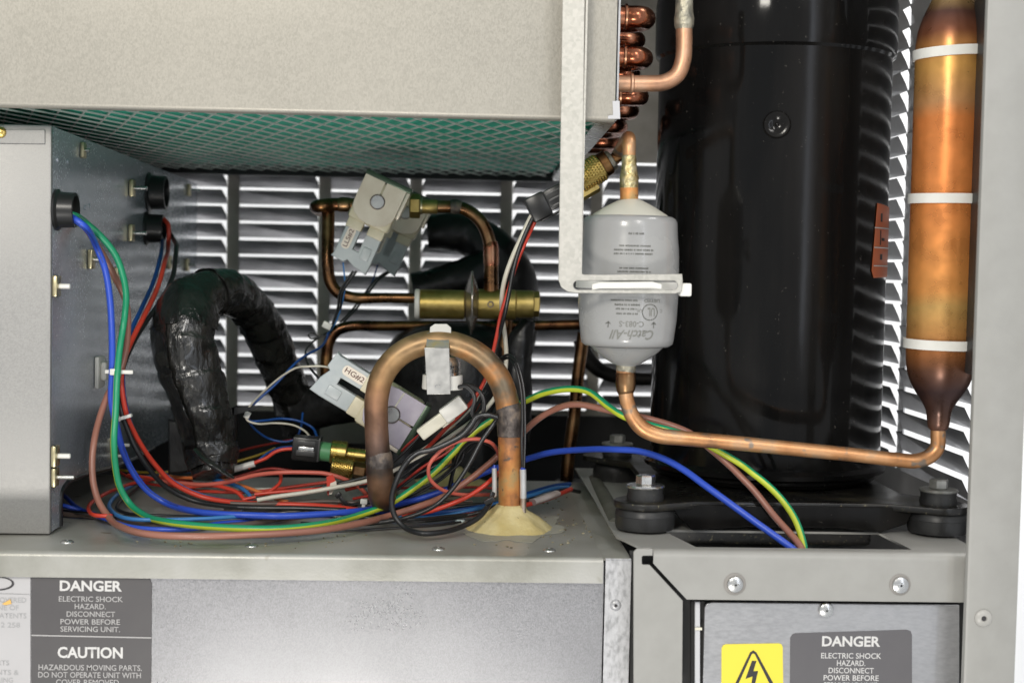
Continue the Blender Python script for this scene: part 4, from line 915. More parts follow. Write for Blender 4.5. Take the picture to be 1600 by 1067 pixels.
tube('tape_tail', [P(308, 704, 1.052), P(326, 722, 1.048), P(346, 736, 1.045), P(366, 747, 1.045)], [16*S(1.05), 15*S(1.05), 12*S(1.05), 3*S(1.05)], m_tape, ip, 14, 8, crumple(.001, 80), .35)
plateP('foam_collar', [[(262, 655), (300, 662), (380, 640), (370, 640), (366, 730), (262, 742)]], 1.10, .012, m_tape2, ip, .002)
def insul(label, pts, fr=50):
    t = tube('insulated_pipe', [P(x, y, Y) for x, y, Y, r in pts], [r*S(Y) for x, y, Y, r in pts], m_tape2, None, 28, 10, crumple(.0012, fr, 30, .0008))
    return tag(t, label, 'insulated pipe', 'black insulated pipes at the back')
insul('black insulated pipe bending down behind the copper elbow above the brass valve', [(668, 364, 1.33, 26), (705, 362, 1.33, 30), (742, 372, 1.33, 33), (775, 402, 1.33, 40), (797, 440, 1.33, 42), (803, 490, 1.33, 38), (800, 540, 1.33, 36)])
insul('black insulated branch pointing left above the brass valve', [(646, 452, 1.31, 25), (690, 444, 1.31, 28), (735, 432, 1.31, 32), (765, 418, 1.31, 30)])
insul('black insulated pipe low behind the HG#2 solenoid coil', [(468, 640, 1.27, 34), (510, 632, 1.26, 34), (560, 622, 1.25, 36), (620, 612, 1.24, 40)])
insul('crumpled black insulated pipe standing right of the copper U pipe', [(826, 500, 1.22, 10), (815, 530, 1.22, 20), (808, 570, 1.22, 22), (810, 620, 1.22, 22), (806, 690, 1.22, 22)])
ac = thing('accumulator', 'black tape wrapped accumulator dome behind the copper U pipe', 'accumulator', P(710, 720, 1.27))
ca = P(712, 600, 1.27)
def lump(r, h, a): return r+.0018*noise.noise(Vector((math.cos(a)*3, math.sin(a)*3, h*40)))+.0008*noise.noise(Vector((math.cos(a)*9, math.sin(a)*9, h*120)))
z0_ = ZB-.19
lathe('tape_body', [(0, 0)]+[(.060, 0.0)]+[(.0605, .02+i*.012) for i in range(int((P(712, 545, 1.27).z-z0_-.03)/.012))]+[(.059, P(712, 540, 1.27).z-z0_), (.052, P(712, 525, 1.27).z-z0_), (.038, P(712, 512, 1.27).z-z0_), (.018, P(712, 505, 1.27).z-z0_), (0, P(712, 503, 1.27).z-z0_)], (ca.x, 1.28, z0_), (0, 0, 1), m_tape2, ac, 56, True, 70, None, lump)

# ================================================================== REAR COPPER TUBING AND VALVES
YV = 1.2; sv = S(YV)
def pipe(label, pts, mat, seg=18, name='copper_pipe', n=8):
    t = tube(name, [P(x, y, Y) for x, y, Y, r in pts], [r*S(Y) for x, y, Y, r in pts], mat, None, seg, n)
    return tag(t, label, 'copper pipe')
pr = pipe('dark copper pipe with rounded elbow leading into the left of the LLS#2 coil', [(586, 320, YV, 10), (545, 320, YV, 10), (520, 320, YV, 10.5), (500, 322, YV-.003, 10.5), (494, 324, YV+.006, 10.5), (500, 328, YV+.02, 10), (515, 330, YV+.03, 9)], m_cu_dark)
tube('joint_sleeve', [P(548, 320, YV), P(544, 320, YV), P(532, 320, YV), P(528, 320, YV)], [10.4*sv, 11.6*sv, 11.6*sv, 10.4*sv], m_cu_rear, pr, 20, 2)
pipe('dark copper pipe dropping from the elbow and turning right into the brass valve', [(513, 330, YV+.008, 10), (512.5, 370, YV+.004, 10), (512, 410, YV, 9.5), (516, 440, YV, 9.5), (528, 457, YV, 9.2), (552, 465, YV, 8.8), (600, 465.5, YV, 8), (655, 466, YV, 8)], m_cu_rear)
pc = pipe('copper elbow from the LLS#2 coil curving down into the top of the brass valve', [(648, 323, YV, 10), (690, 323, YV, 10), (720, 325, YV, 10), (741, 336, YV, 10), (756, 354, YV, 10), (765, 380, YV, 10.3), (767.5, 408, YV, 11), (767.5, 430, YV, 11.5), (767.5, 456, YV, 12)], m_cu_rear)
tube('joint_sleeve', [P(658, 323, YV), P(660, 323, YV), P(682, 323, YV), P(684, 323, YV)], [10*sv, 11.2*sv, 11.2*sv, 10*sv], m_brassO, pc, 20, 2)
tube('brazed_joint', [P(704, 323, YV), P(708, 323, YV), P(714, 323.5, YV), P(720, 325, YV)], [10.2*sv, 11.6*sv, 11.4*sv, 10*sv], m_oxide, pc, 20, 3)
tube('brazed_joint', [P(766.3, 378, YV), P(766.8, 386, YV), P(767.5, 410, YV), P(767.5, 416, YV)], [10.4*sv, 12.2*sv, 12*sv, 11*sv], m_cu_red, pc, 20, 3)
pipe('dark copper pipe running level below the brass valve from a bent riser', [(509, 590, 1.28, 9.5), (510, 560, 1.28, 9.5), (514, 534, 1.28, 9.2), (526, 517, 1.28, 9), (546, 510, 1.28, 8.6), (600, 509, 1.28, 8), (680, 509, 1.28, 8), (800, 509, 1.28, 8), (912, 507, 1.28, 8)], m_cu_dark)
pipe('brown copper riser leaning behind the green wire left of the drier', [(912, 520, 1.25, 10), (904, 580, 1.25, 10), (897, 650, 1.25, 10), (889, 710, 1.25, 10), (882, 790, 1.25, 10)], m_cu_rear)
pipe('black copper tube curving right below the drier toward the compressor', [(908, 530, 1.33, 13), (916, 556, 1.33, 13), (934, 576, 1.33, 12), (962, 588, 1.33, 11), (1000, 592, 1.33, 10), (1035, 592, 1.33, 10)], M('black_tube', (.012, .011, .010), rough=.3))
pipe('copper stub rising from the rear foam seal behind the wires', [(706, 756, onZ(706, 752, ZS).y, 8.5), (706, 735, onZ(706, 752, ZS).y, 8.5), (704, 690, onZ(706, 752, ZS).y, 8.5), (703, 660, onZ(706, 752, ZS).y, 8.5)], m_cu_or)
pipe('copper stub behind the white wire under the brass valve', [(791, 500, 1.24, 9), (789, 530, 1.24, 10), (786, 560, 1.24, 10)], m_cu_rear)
# expansion valve
ev = thing('expansion_valve', 'brass expansion valve with a thin steel diaphragm disc lying level', 'valve', P(745, 498, YV))
def xr_(a, b, r, name, mat, hexs=False, y=475, Y=YV):
    A, B = P(a, y, Y), P(b, y, Y); B = Vector((B.x, A.y, A.z))
    return (hexa if hexs else cyl)(name, A, B, r*S(Y), mat, ev, **({} if hexs else {'seg': 36, 'bev': .0008}))
xr_(648, 656, 23.5, 'end_ring', m_nylon); xr_(655.5, 726, 23, 'body', m_brassO); xr_(725, 738, 17, 'neck', m_brassO)
A = P(737, 473, YV)
lathe('diaphragm', [(0, -13*sv), (20*sv, -11*sv), (36*sv, -6*sv), (46*sv, -2.2*sv), (50*sv, -1*sv), (50.5*sv, 0), (50*sv, 1*sv), (46*sv, 2.2*sv), (36*sv, 6*sv), (20*sv, 11*sv), (0, 13*sv)], A, (1, 0, 0), M('diaphragm_steel', [(.42, .38, .34), (.55, .51, .47)], 60, .25, .85, .08), ev, 56, True, 60)
vb = xr_(746, 806, 23.5, 'valve_block', m_brassO)
xr_(805, 834, 21.5, 'hex_collar', m_brassO); xr_(830, 843, 20, 'hex_nut', m_brassO, True)
q = P(766, 475, YV)+Vector((0, -23.4*sv, 0)); lathe('set_screw', [(5.2*sv, -.0004), (5.2*sv, .0003), (3.2*sv, .0004), (3*sv, -.0003), (0, -.0003)], q, (0, -1, 0), m_oxide, vb, 20)

# solenoid coils
def rot_ax(deg):
    a = rad(deg); u = Vector((math.cos(a), 0, -math.sin(a))); v = Vector((math.sin(a), 0, math.cos(a))); return (u, v, Vector((0, -1, 0)))
def coil(px, py, Y, deg, txt, label, sz=1.0, face='yoke'):
    """local frame: u across, v up (away from the connector), w toward the viewer; unit = pixel"""
    o = P(px, py, Y); p = S(Y)*sz; ax = rot_ax(deg)
    t = thing('solenoid_coil', label, 'solenoid coil', o, 'solenoid coils')
    B = lambda n, lo_, hi_, m, b=.0006, par=None: obox(n, o, ax, Vector(lo_)*p, Vector(hi_)*p, m, par or t, b)
    cb_ = B('coil_body', (-35, -40, -26), (35, 32, 22), m_coil, .003)
    yk = plate('yoke', [[(x*p, y*p) for x, y in [(-35, 36), (35, 36), (35, -10), (33, -21), (26, -30), (14, -36), (0, -38), (-14, -36), (-26, -30), (-33, -21), (-35, -10)]],
               [(x*p, y*p) for x, y in [(11.5*math.cos(rad(a)), 11.5*math.sin(rad(a))) for a in range(105, 436, 15)]+[(3, 37), (-3, 37)][::1]]] if False else [[(x*p, y*p) for x, y in [(-35, 36), (-1.2, 36), (-1.2, 12), (1.2, 12), (1.2, 36), (35, 36), (35, -10), (33, -21), (26, -30), (14, -36), (0, -38), (-14, -36), (-26, -30), (-33, -21), (-35, -10)]]],
               2.5*p, m_yoke if face == 'yoke' else m_violet, t, o+ax[2]*(23.5*p), ax, .0003)
    cyl('core_pin', o+ax[2]*(22*p), o+ax[2]*(25.4*p), 10.5*p, m_steel, t, 28, .0002)
    lathe('pin_ring', [(10.6*p, 0), (12*p, .0002), (12*p, .0008), (10.6*p, .0008)], o+ax[2]*(24.6*p), ax[2], m_oxide, t, 28)
    B('top_bar', (-36, 33, -30), (42, 41, 26), m_olive, .0006)
    B('side_bar', (35.5, -12, -28), (41, 33, 24), m_yoke, .0006)
    if face != 'yoke':
        plate('yoke_seam', [[(-34*p, -2*p), (34*p, -4*p), (34*p, -2*p), (-34*p, 0)]], .3*p, m_ylnylon, t, o+ax[2]*(25*p), ax)
    # connector with two prongs joined at the foot
    cn = plate('connector', [[(x*p, y*p) for x, y in [(-30, -36), (-30, -100), (-32, -106), (-10, -108), (-6, -102), (8, -108), (30, -112), (31, -96), (30, -38)]],
               [(x*p, y*p) for x, y in [(-6, -40), (-5, -84), (5, -84), (6, -40)]]], 26*p, m_conn, t, o+ax[2]*(2*p), ax, .0008)
    B('latch', (10, -92, 14.5), (24, -72, 17), m_conn, .0005, cn)
    for sx in (-22, 14): B('prong_shoulder', (sx-9, -54, -10), (sx+17, -38, 19), m_coil, .0008)
    lb = plate('tag', [[(x*p, y*p) for x, y in rrect(-25, -88, -11, -52, 6)]], .5*p, m_paper, t, o+ax[2]*(15.8*p), ax)
    me = fit(text_me(txt, .006), 0, 0, 29*p, 8*p)
    for v_ in me.vertices: q_ = v_.co.copy(); v_.co = o+ax[0]*(-18*p-q_.y)+ax[1]*(-70*p+q_.x)+ax[2]*(16.3*p)
    link('lettering', me, m_inkred, lb, False)
    return o, ax, p
coil(591, 317, 1.165, 24, 'LLS#2', 'cream solenoid coil tagged LLS#2 with grey connector, in front of the copper pipe', .98)
coil(634, 333, 1.27, 24, 'LLS#1', 'solenoid coil half hidden behind the LLS#2 coil', .86)
coil(613, 645, 1.055, 121, 'HG#2', 'tilted solenoid coil tagged HG#2 behind the left leg of the copper U pipe', 1.15, 'violet')
vf = thing('coil_valve', 'brass valve body showing right of the LLS#2 coil', 'valve', P(648, 323, YV))
hexa('hex_body', P(640, 322, YV), P(657, 322.5, YV), 19*sv, m_brassO, vf); cyl('flare', P(656, 322, YV), P(660, 322, YV), 13*sv, m_zincY, vf)

# pressure switch on the shelf
YS_ = 1.105; sps = S(YS_)
ps = thing('pressure_switch', 'brass pressure switch with green collar and black plug low among the wires', 'pressure switch', P(510, 745, YS_))
def seg_(name, a, b, r, mat, hexs=False, par=None, Y=YS_, Yb=None):
    A, B = P(a[0], a[1], Y), P(b[0], b[1], Yb or Y)
    return (hexa if hexs else cyl)(name, A, B, r*S(Y), mat, par or ps, **({} if hexs else {'seg': 32, 'bev': .0006}))
axp = rot_ax(5)
pl = obox('plug', P(480, 700, YS_), axp, Vector((-22, -18, -20))*sps, Vector((20, 18, 18))*sps, m_bplastic, ps, .001)
for v0 in (5.5, -10): obox('plug_rib', P(480, 700, YS_), axp, Vector((-15, v0, 17))*sps, Vector((14, v0+8, 20.5))*sps, m_bgrey, pl, .0004)
obox('plug_latch', P(480, 700, YS_), axp, Vector((-12, -3.5, 17))*sps, Vector((12, 4, 19))*sps, m_zinc, pl, .0004)
obox('plug_flange', P(480, 700, YS_), axp, Vector((18, -17, -20))*sps, Vector((21, 19, 19))*sps, m_bgrey, ps, .0004)
seg_('green_collar', (498, 704), (519, 707), 15, m_green_p)
seg_('brass_body', (517, 705), (542, 708), 18.5, m_brass)
seg_('brass_neck', (541, 709), (572, 713), 11, m_brass)
kn = seg_('knurled_nut', (518, 728), (552, 733), 15, m_brass, Y=YS_-.012)
A, B = P(518, 728, YS_-.012), P(552, 733, YS_-.012); dx = (B-A).normalized(); r_ = 15*sps; L_ = (B-A).length
u_ = Vector((0, 0, 1)); u_ = (u_-dx*u_.dot(dx)).normalized(); v_ = dx.cross(u_)
bm = bmesh.new()
for i in range(9):
    for j in range(26):
        a = 2*math.pi*(j+(i % 2)*.5)/26; c = A+dx*(L_*(.12+.76*i/8))+(u_*math.cos(a)+v_*math.sin(a))*r_
        n_ = (u_*math.cos(a)+v_*math.sin(a)); tv = dx.cross(n_); h = .00085
        vs_ = [bm.verts.new(c+dx*h*1.1-n_*.0001), bm.verts.new(c+tv*h-n_*.0001), bm.verts.new(c-dx*h*1.1-n_*.0001), bm.verts.new(c-tv*h-n_*.0001), bm.verts.new(c+n_*.0006)]
        for e_ in range(4): bm.faces.new((vs_[e_], vs_[(e_+1) % 4], vs_[4]))
kk = from_bm('knurling', bm, m_brass, kn); kk['kind'] = 'stuff'
seg_('hex_nut', (553, 733), (572, 736), 12.5, m_cu_rear, True, None, YS_-.012)
# service valve with black plug at the bracket
sw = thing('pressure_sensor', 'knurled brass sensor with black plug reaching behind the bracket', 'pressure sensor', P(925, 275, 1.02))
YW = 1.02
ax2 = rot_ax(-28)
w1_ = obox('plug', P(862, 312, YW), ax2, Vector((-40, -21, -18))*S(YW), Vector((-8, 19, 16))*S(YW), m_bplastic, sw, .0015)
obox('plug_neck', P(862, 312, YW), ax2, Vector((-9, -16, -15))*S(YW), Vector((30, 17, 14))*S(YW), m_bplastic, sw, .001)
for v0 in (-10, 0, 10): obox('plug_rib', P(862, 312, YW), ax2, Vector((-6, v0-1.5, 13))*S(YW), Vector((30, v0+1.5, 15.5))*S(YW), m_bgrey, w1_, .0003)
obox('plug_latch', P(862, 312, YW), ax2, Vector((-30, -24, -8))*S(YW), Vector((14, -20, 8))*S(YW), m_bplastic, w1_, .0006)
def seg2(name, a, b, r, mat, hexs=False, Y=YW):
    A, B = P(a[0], a[1], Y), P(b[0], b[1], Y); return (hexa if hexs else cyl)(name, A, B, r*S(Y), mat, sw, **({} if hexs else {'seg': 30, 'bev': .0006}))
kn2 = seg2('knurled_nut', (902, 284), (940, 260), 22, m_brass)
A, B = P(902, 284, YW), P(940, 260, YW); dx = (B-A).normalized(); r_ = 22*S(YW); L_ = (B-A).length
u_ = Vector((0, -1, 0)); u_ = (u_-dx*u_.dot(dx)).normalized(); v_ = dx.cross(u_); bm = bmesh.new()
for i in range(9):
    for j in range(34):
        a = 2*math.pi*(j+(i % 2)*.5)/34; c = A+dx*(L_*(.1+.8*i/8))+(u_*math.cos(a)+v_*math.sin(a))*r_
        n_ = (u_*math.cos(a)+v_*math.sin(a)); tv = dx.cross(n_); h = .00095
        vs_ = [bm.verts.new(c+dx*h*1.1-n_*.0001), bm.verts.new(c+tv*h-n_*.0001), bm.verts.new(c-dx*h*1.1-n_*.0001), bm.verts.new(c-tv*h-n_*.0001), bm.verts.new(c+n_*.0006)]
        for e_ in range(4): bm.faces.new((vs_[e_], vs_[(e_+1) % 4], vs_[4]))
kk = from_bm('knurling', bm, m_brass, kn2); kk['kind'] = 'stuff'
seg2('dark_ring', (939, 260), (951, 253), 20, m_cu_dark); seg2('copper_ring', (950, 254), (957, 249), 17, m_solder)
seg2('hex_body', (906, 306), (934, 290), 10, m_brassO, True); seg2('stem', (955, 251), (985, 232), 9, m_cu_dark)
# nylon inline connector
nc = thing('wire_connector', 'white nylon inline connector lying diagonally under the spring clip', 'connector', P(690, 655, 1.02))
ax3 = rot_ax(-38); o3 = P(690, 652, 1.02); p3 = S(1.02)
obox('receptacle', o3, ax3, Vector((2, -13, -11))*p3, Vector((43, 12, 11))*p3, m_nylon, nc, .0015)
obox('plug', o3, ax3, Vector((-44, -12, -9))*p3, Vector((3, 8, 9))*p3, m_ylnylon, nc, .0012)
obox('latch', o3, ax3, Vector((-8, -15, -5))*p3, Vector((16, -11.5, 5))*p3, m_ylnylon, nc, .0006)

# ================================================================== WIRES
def wire(label, col, wpx, pts, h=.004, lift=0.0, name='wire', group='wires inside the cabinet', seg=10, n=7, twist=0.0):
    V = []
    for q in pts:
        if len(q) == 3:
            a = P(*q); zmin = ZS+wpx/2*S(1.0)+.0008+(lift or (.005 if wpx > 10 else .003 if wpx > 8 else 0))
            if a.z < zmin and a.x < .10 and a.y < 1.22: a = onZ(q[0], q[1], zmin)
            V.append(a)
        else:
            a = F(q[0], q[1], max(h, wpx/2*S(1.0)+.0006))
            if a.y > 1.21: a = P(q[0], q[1], 1.21)
            V.append(a)
    ym = sum(v.y for v in V)/len(V)
    o = tube(name, V, wpx/2*S(1.0), wc[col], None, seg, n, twist=twist)
    return tag(o, label, 'wire', group)
BA = Sd(88, 328); yA = BA.y
# thick leads from the front bushing
wire('thick blue lead from the front bushing sweeping along the shelf to the compressor slot', 'blue', 10.5,
     [(100, 337, yA+.001), (112, 340, yA-.003), (131, 353, yA-.004), (150, 384, 1.0), (164, 420, 1.005), (172, 470, 1.01), (175, 530, 1.015), (175, 585, 1.015), (174, 625, 1.015), (182, 665, 1.015), (192, 704, 1.02), (208, 738, 1.025), (232, 768, 1.03), (260, 786, 1.03), (300, 798, 1.03), (345, 803, 1.03), (400, 805, 1.03), (440, 806, 1.03), (520, 802, 1.035), (560, 798, 1.04), (600, 792, 1.045), (640, 783, 1.05), (680, 771, 1.055), (720, 755, 1.06), (768, 734, 1.06), (820, 718, 1.05), (860, 707, 1.04), (920, 702, 1.02), (960, 702, 1.0), (1000, 705, .985), (1040, 718, .97), (1070, 735, .96), (1100, 757, .95), (1140, 786, .94), (1180, 815, .932), (1232, 852, .922), (1250, 866, .92)])
wire('thick green and yellow earth lead running along the shelf and over to the compressor', 'gy', 10.5,
     [(104, 333, yA+.001), (116, 337, yA-.001), (132, 347, 1.0), (158, 370, 1.005), (180, 398, 1.01), (192, 430, 1.015), (197, 462, 1.02), (194, 500, 1.025), (187, 545, 1.018), (183, 590, 1.01), (181, 640, 1.005), (178, 685, 1.0), (180, 725, 1.0), (187, 760, 1.0), (202, 786, 1.0), (226, 805, 1.0), (260, 815, 1.0), (320, 822, 1.0), (400, 826, 1.0), (440, 825.5, 1.0), (500, 819, 1.0), (560, 805, 1.005), (608, 787, 1.01), (650, 760, 1.02), (678, 738, 1.025), (700, 716, 1.03), (740, 676, 1.035), (770, 655, 1.035), (796, 640, 1.035), (820, 627, 1.03), (850, 614, 1.02), (890, 607.5, 1.01), (920, 612, 1.0), (952, 636, .985), (976, 651, .975), (1016, 664, .97), (1050, 673, .965), (1090, 687, .962), (1126, 706, .958), (1158, 725, .955), (1175, 738, .95), (1200, 758, .945), (1224, 783, .94), (1244, 814, .932), (1256, 852, .924), (1257, 868, .92)], seg=14)
wire('thick brown lead, nearest the shelf edge, looping low along the front', 'brown', 10.5,
     [(106, 331, yA+.004), (120, 340, 1.015), (142, 368, 1.02), (162, 400, 1.025), (180, 434, 1.03), (197, 472, 1.035), (200, 505, 1.035), (197, 545, 1.035), (188, 580, 1.03), (169, 616, 1.02), (155, 655, 1.01), (147, 690, 1.0), (144, 722, .995), (146, 755, .99), (154, 783, .985), (170, 808, .98), (192, 824, .975), (220, 832.5, .97), (260, 836.5, .97), (320, 837.5, .97), (400, 835, .975), (440, 833, .98), (500, 828, .985), (560, 818, .99), (610, 805, 1.0), (660, 789, 1.01), (690, 777, 1.02), (735, 748, 1.03), (776, 714, 1.035), (798, 694, 1.035), (820, 673, 1.03), (840, 655, 1.025), (870, 638, 1.015), (900, 631.5, 1.005), (960, 643, .99), (1004, 652, .98), (1050, 665, .975), (1080, 678, .97), (1116, 706, .965), (1140, 727, .96), (1158, 745, .955), (1178, 766, .95), (1210, 806, .94), (1250, 852, .922), (1256, 866, .918)])
yC = Sd(228, 357).y
wire('red lead dropping from the lower rear bushing beside the black arch', 'red', 8.5,
     [(256, 342, yC), (263, 352, yC-.006), (263, 382, yC-.01), (257, 412, 1.14), (246, 450, 1.11), (226, 492, 1.08), (206, 532, 1.06), (193, 566, 1.04), (190, 600, 1.03), (198, 648, 1.03), (208, 672, 1.035), (220, 694, 1.04), (240, 723, 1.05), (270, 754, 1.06), (310, 774, 1.065), (360, 784, 1.07), (420, 787, 1.075), (500, 790, 1.075), (580, 799, 1.07)])
wire('black lead beside the red one, falling behind the cable tie to the shelf', 'black', 8.5,
     [(258, 352, yC+.004), (270, 372, yC-.004), (275, 395, 1.15), (270, 432, 1.13), (250, 472, 1.10), (226, 506, 1.08), (205, 542, 1.06), (192, 575, 1.05), (187, 615, 1.035), (190, 645, 1.03), (198, 668, 1.03), (210, 696, 1.03), (232, 731, 1.035), (260, 761, 1.045), (300, 781, 1.05), (350, 790, 1.055), (400, 793, 1.06), (470, 794, 1.06), (540, 797, 1.06)])
wire('dark blue lead hugging the red lead below the rear bushing', 'dblue', 7.5, [(254, 375, yC), (251, 400, 1.16), (240, 440, 1.13), (222, 480, 1.10), (206, 514, 1.08), (196, 545, 1.065), (192, 580, 1.05), (194, 620, 1.05), (202, 655, 1.05)])
wire('sky blue lead running behind the red lead along the left bend', 'sky', 6, [(202, 655, 1.05), (213, 680, 1.055), (229, 708, 1.06), (260, 743, 1.07), (290, 763, 1.075), (330, 777, 1.08), (372, 784, 1.08), (430, 790, 1.085), (520, 796, 1.085)])
# loose wires on the shelf
wire('blue wire coming out of the control box notch along the shelf front', 'blue', 7.5, [(70, 782, 1.08), (96, 789, 1.03), (130, 798), (154, 805), (200, 822), (230, 826), (270, 827), (300, 826), (340, 818), (398, 813), (440, 807), (520, 800), (600, 800)], .003)
wire('second blue wire inside the black notch of the control box', 'blue', 7, [(80, 765, 1.12), (100, 774, 1.07), (120, 792, 1.04), (150, 806), (180, 815)], .003)
wire('taupe wire lying flat along the shelf front from the notch', 'grey', 8, [(80, 800, 1.05), (110, 804), (140, 806), (180, 812), (230, 819), (290, 822), (360, 821), (430, 812), (500, 797), (560, 786), (640, 782)], .0025)
wire('thin black wire trailing along the shelf behind the taupe wire', 'black', 5, [(90, 797, 1.06), (140, 802), (220, 808), (300, 808), (380, 808), (460, 806), (560, 808), (640, 812), (700, 806), (770, 800)], .006)
wire('red wire loop by the control box notch', 'red', 6.5, [(300, 752), (255, 747), (212, 754), (176, 766), (156, 776), (142, 786), (139, 797), (150, 805), (175, 806)], .009)
wire('sky blue wire loop behind the blue lead', 'sky', 6.5, [(330, 734), (296, 736), (260, 738), (236, 744), (200, 762), (178, 777), (171, 792), (186, 806), (208, 811), (250, 812), (320, 810), (380, 806)], .007)
wire('black wire loop inside the sky blue loop', 'black', 6, [(300, 742), (250, 745), (226, 756), (200, 774), (184, 788), (186, 797), (210, 804), (260, 806), (330, 808)], .005)
wire('white wire crossing the shelf left of the arch foot', 'cream', 6, [(205, 755), (235, 752), (262, 756), (330, 766), (380, 764), (430, 764)], .003)
wire('yellow wire far back at the arch foot', 'yellow', 4.5, [(160, 730, 1.2), (190, 734, 1.19), (225, 738, 1.18), (280, 736, 1.18), (330, 730, 1.18), (400, 712, 1.19), (430, 700, 1.2)])
wire('dark red wire far back at the arch foot', 'dred', 5, [(180, 732, 1.17), (200, 745, 1.15), (230, 755, 1.13), (270, 760, 1.12), (320, 757, 1.12), (370, 745, 1.13), (420, 732, 1.14), (455, 735, 1.14)])
wire('orange wire crossing toward the middle of the shelf', 'orange', 6, [(250, 742, 1.12), (288, 746, 1.11), (340, 748, 1.10), (370, 756, 1.09), (398, 766, 1.08), (420, 775, 1.075), (446, 783, 1.07), (480, 787, 1.07)])
wire('coral red wire arching over below the pressure switch', 'coral', 7.5, [(250, 752, 1.10), (288, 755, 1.09), (320, 757, 1.085), (360, 752, 1.08), (400, 742, 1.075), (440, 738, 1.07), (480, 738, 1.07), (510, 740, 1.07), (540, 749, 1.07), (560, 760, 1.075), (578, 778, 1.08)])
wire('red hooked wire in front of the pressure switch', 'red', 6, [(438, 738, 1.085), (439, 748, 1.08), (435, 757, 1.075), (420, 768, 1.07), (400, 776, 1.07), (380, 780, 1.07)])
wire('red wire lying level behind the white wire', 'red', 5.5, [(398, 772, 1.06), (440, 768, 1.06), (480, 765, 1.06), (530, 760, 1.07), (570, 752, 1.075)])
wire('red curled wire right of the arch foot', 'red', 7, [(285, 762, 1.09), (330, 758, 1.085), (352, 762, 1.08), (372, 770, 1.075), (382, 782, 1.07), (384, 792, 1.07)])
wire('sky blue curled wire next to the red curl', 'sky', 7, [(330, 748, 1.10), (355, 754, 1.09), (376, 762, 1.085), (390, 774, 1.08), (391, 788, 1.075), (380, 796, 1.075)])
wire('white wire from the shelf rising behind the U pipe to the black plug', 'white', 7.5, [(402, 781, 1.05), (430, 776, 1.05), (480, 769, 1.05), (520, 762, 1.05), (570, 752, 1.05), (612, 737, 1.05), (650, 718, 1.05), (700, 684, 1.05), (740, 656, 1.05), (760, 638, 1.05), (777, 614, 1.055), (789, 580, 1.06), (791, 555, 1.06), (789, 525, 1.06), (785, 495, 1.06), (784, 465, 1.05), (789, 435, 1.04), (800, 403, 1.035), (815, 370, 1.03), (830, 338, 1.025), (838, 328, 1.022)])
wire('black wire under the white wire across the shelf middle', 'black', 6.5, [(400, 778, 1.065), (440, 775, 1.065), (500, 762, 1.065), (570, 746, 1.065), (610, 734, 1.065), (650, 710, 1.06), (690, 684, 1.06), (735, 650, 1.06), (760, 610, 1.06)])
wire('red wire from the black plug passing behind the U pipe', 'red', 6.5, [(842, 332, 1.025), (833, 352, 1.03), (818, 385, 1.032), (806, 415, 1.038), (794, 455, 1.045), (783, 490, 1.05), (776, 525, 1.05), (768, 560, 1.05), (760, 588, 1.045), (745, 617, 1.04), (726, 640, 1.04), (700, 666, 1.045), (672, 695, 1.05), (640, 722, 1.06), (600, 748, 1.07), (540, 765, 1.08)])
wire('black wire from the black plug twisted with the red one', 'black', 7, [(836, 334, 1.022), (826, 354, 1.026), (812, 388, 1.03), (804, 415, 1.033), (797, 450, 1.04), (790, 485, 1.045), (781, 520, 1.05), (772, 560, 1.055), (764, 590, 1.055)])
wire('thick black loop of wire standing on the shelf before the U pipe', 'black', 8.5, [(776, 652, .985), (760, 648, .983), (745, 652, .985), (737, 664, .985), (722, 680, .985), (700, 692, .985), (676, 702, .985), (652, 708, .985), (633, 725, .98), (619, 752, .975), (612, 780, .968), (617, 806, .962), (632, 823, .958), (660, 833, .955), (690, 831, .957), (720, 823, .965), (748, 808, .975), (765, 786, .985), (770, 770, .99)], seg=12)
wire('black wire slanting inside the loop down to the shelf', 'black', 7, [(776, 655, .99), (770, 664, .985), (752, 690, .985), (736, 720, .985), (716, 752, .985), (696, 776, .985), (676, 792, .985), (640, 807, .985), (600, 815, .985), (540, 820, .99), (470, 818, .995)])
wire('pinkish red loop of wire in front of the U pipe right leg', 'coral', 6, [(780, 712, 1.02), (775, 700, 1.01), (764, 690, 1.0), (740, 685.5, .995), (712, 691, .992), (688, 705, .992), (671, 726, .992), (671, 746, .995), (686, 762, 1.0), (710, 771, 1.01), (740, 773, 1.02), (775, 772, 1.03)])
wire('bright red wire swinging from the pipe leg to the shelf front', 'red', 7.5, [(790, 728, 1.03), (772, 746, 1.015), (752, 762, 1.01), (730, 776, 1.008), (700, 789, 1.008), (670, 799, 1.01), (630, 805, 1.02)])
wire('dark blue wire low behind the U pipe right leg', 'dblue', 8, [(620, 806, 1.04), (650, 806, 1.04), (690, 801, 1.045), (740, 794, 1.05), (790, 783, 1.06), (826, 771, 1.07), (862, 760, 1.09), (890, 756, 1.11)])
wire('sky blue wire low beside the dark blue one', 'sky', 7, [(600, 806, 1.035), (640, 809, 1.03), (690, 807, 1.03), (735, 797, 1.035), (775, 787, 1.045), (825, 775, 1.06), (865, 763, 1.08), (888, 761, 1.10)])
wire('black wire of the bundle passing right under the thermistor', 'black', 7, [(560, 790, 1.06), (620, 797, 1.055), (680, 795, 1.05), (740, 789, 1.055), (800, 784, 1.06), (840, 778, 1.065), (880, 765, 1.09), (905, 768, 1.12)])
wire('red wire of the bundle emerging right of the pipe leg', 'red', 8, [(700, 808, 1.02), (740, 803, 1.025), (780, 797, 1.035), (824, 788, 1.045), (850, 781, 1.055), (878, 770, 1.075), (892, 764, 1.09)])
wire('thin dark red wire level behind the earth lead', 'dred', 4.5, [(600, 764, 1.10), (640, 762, 1.10), (690, 762, 1.10), (750, 761, 1.10), (780, 764, 1.10)])
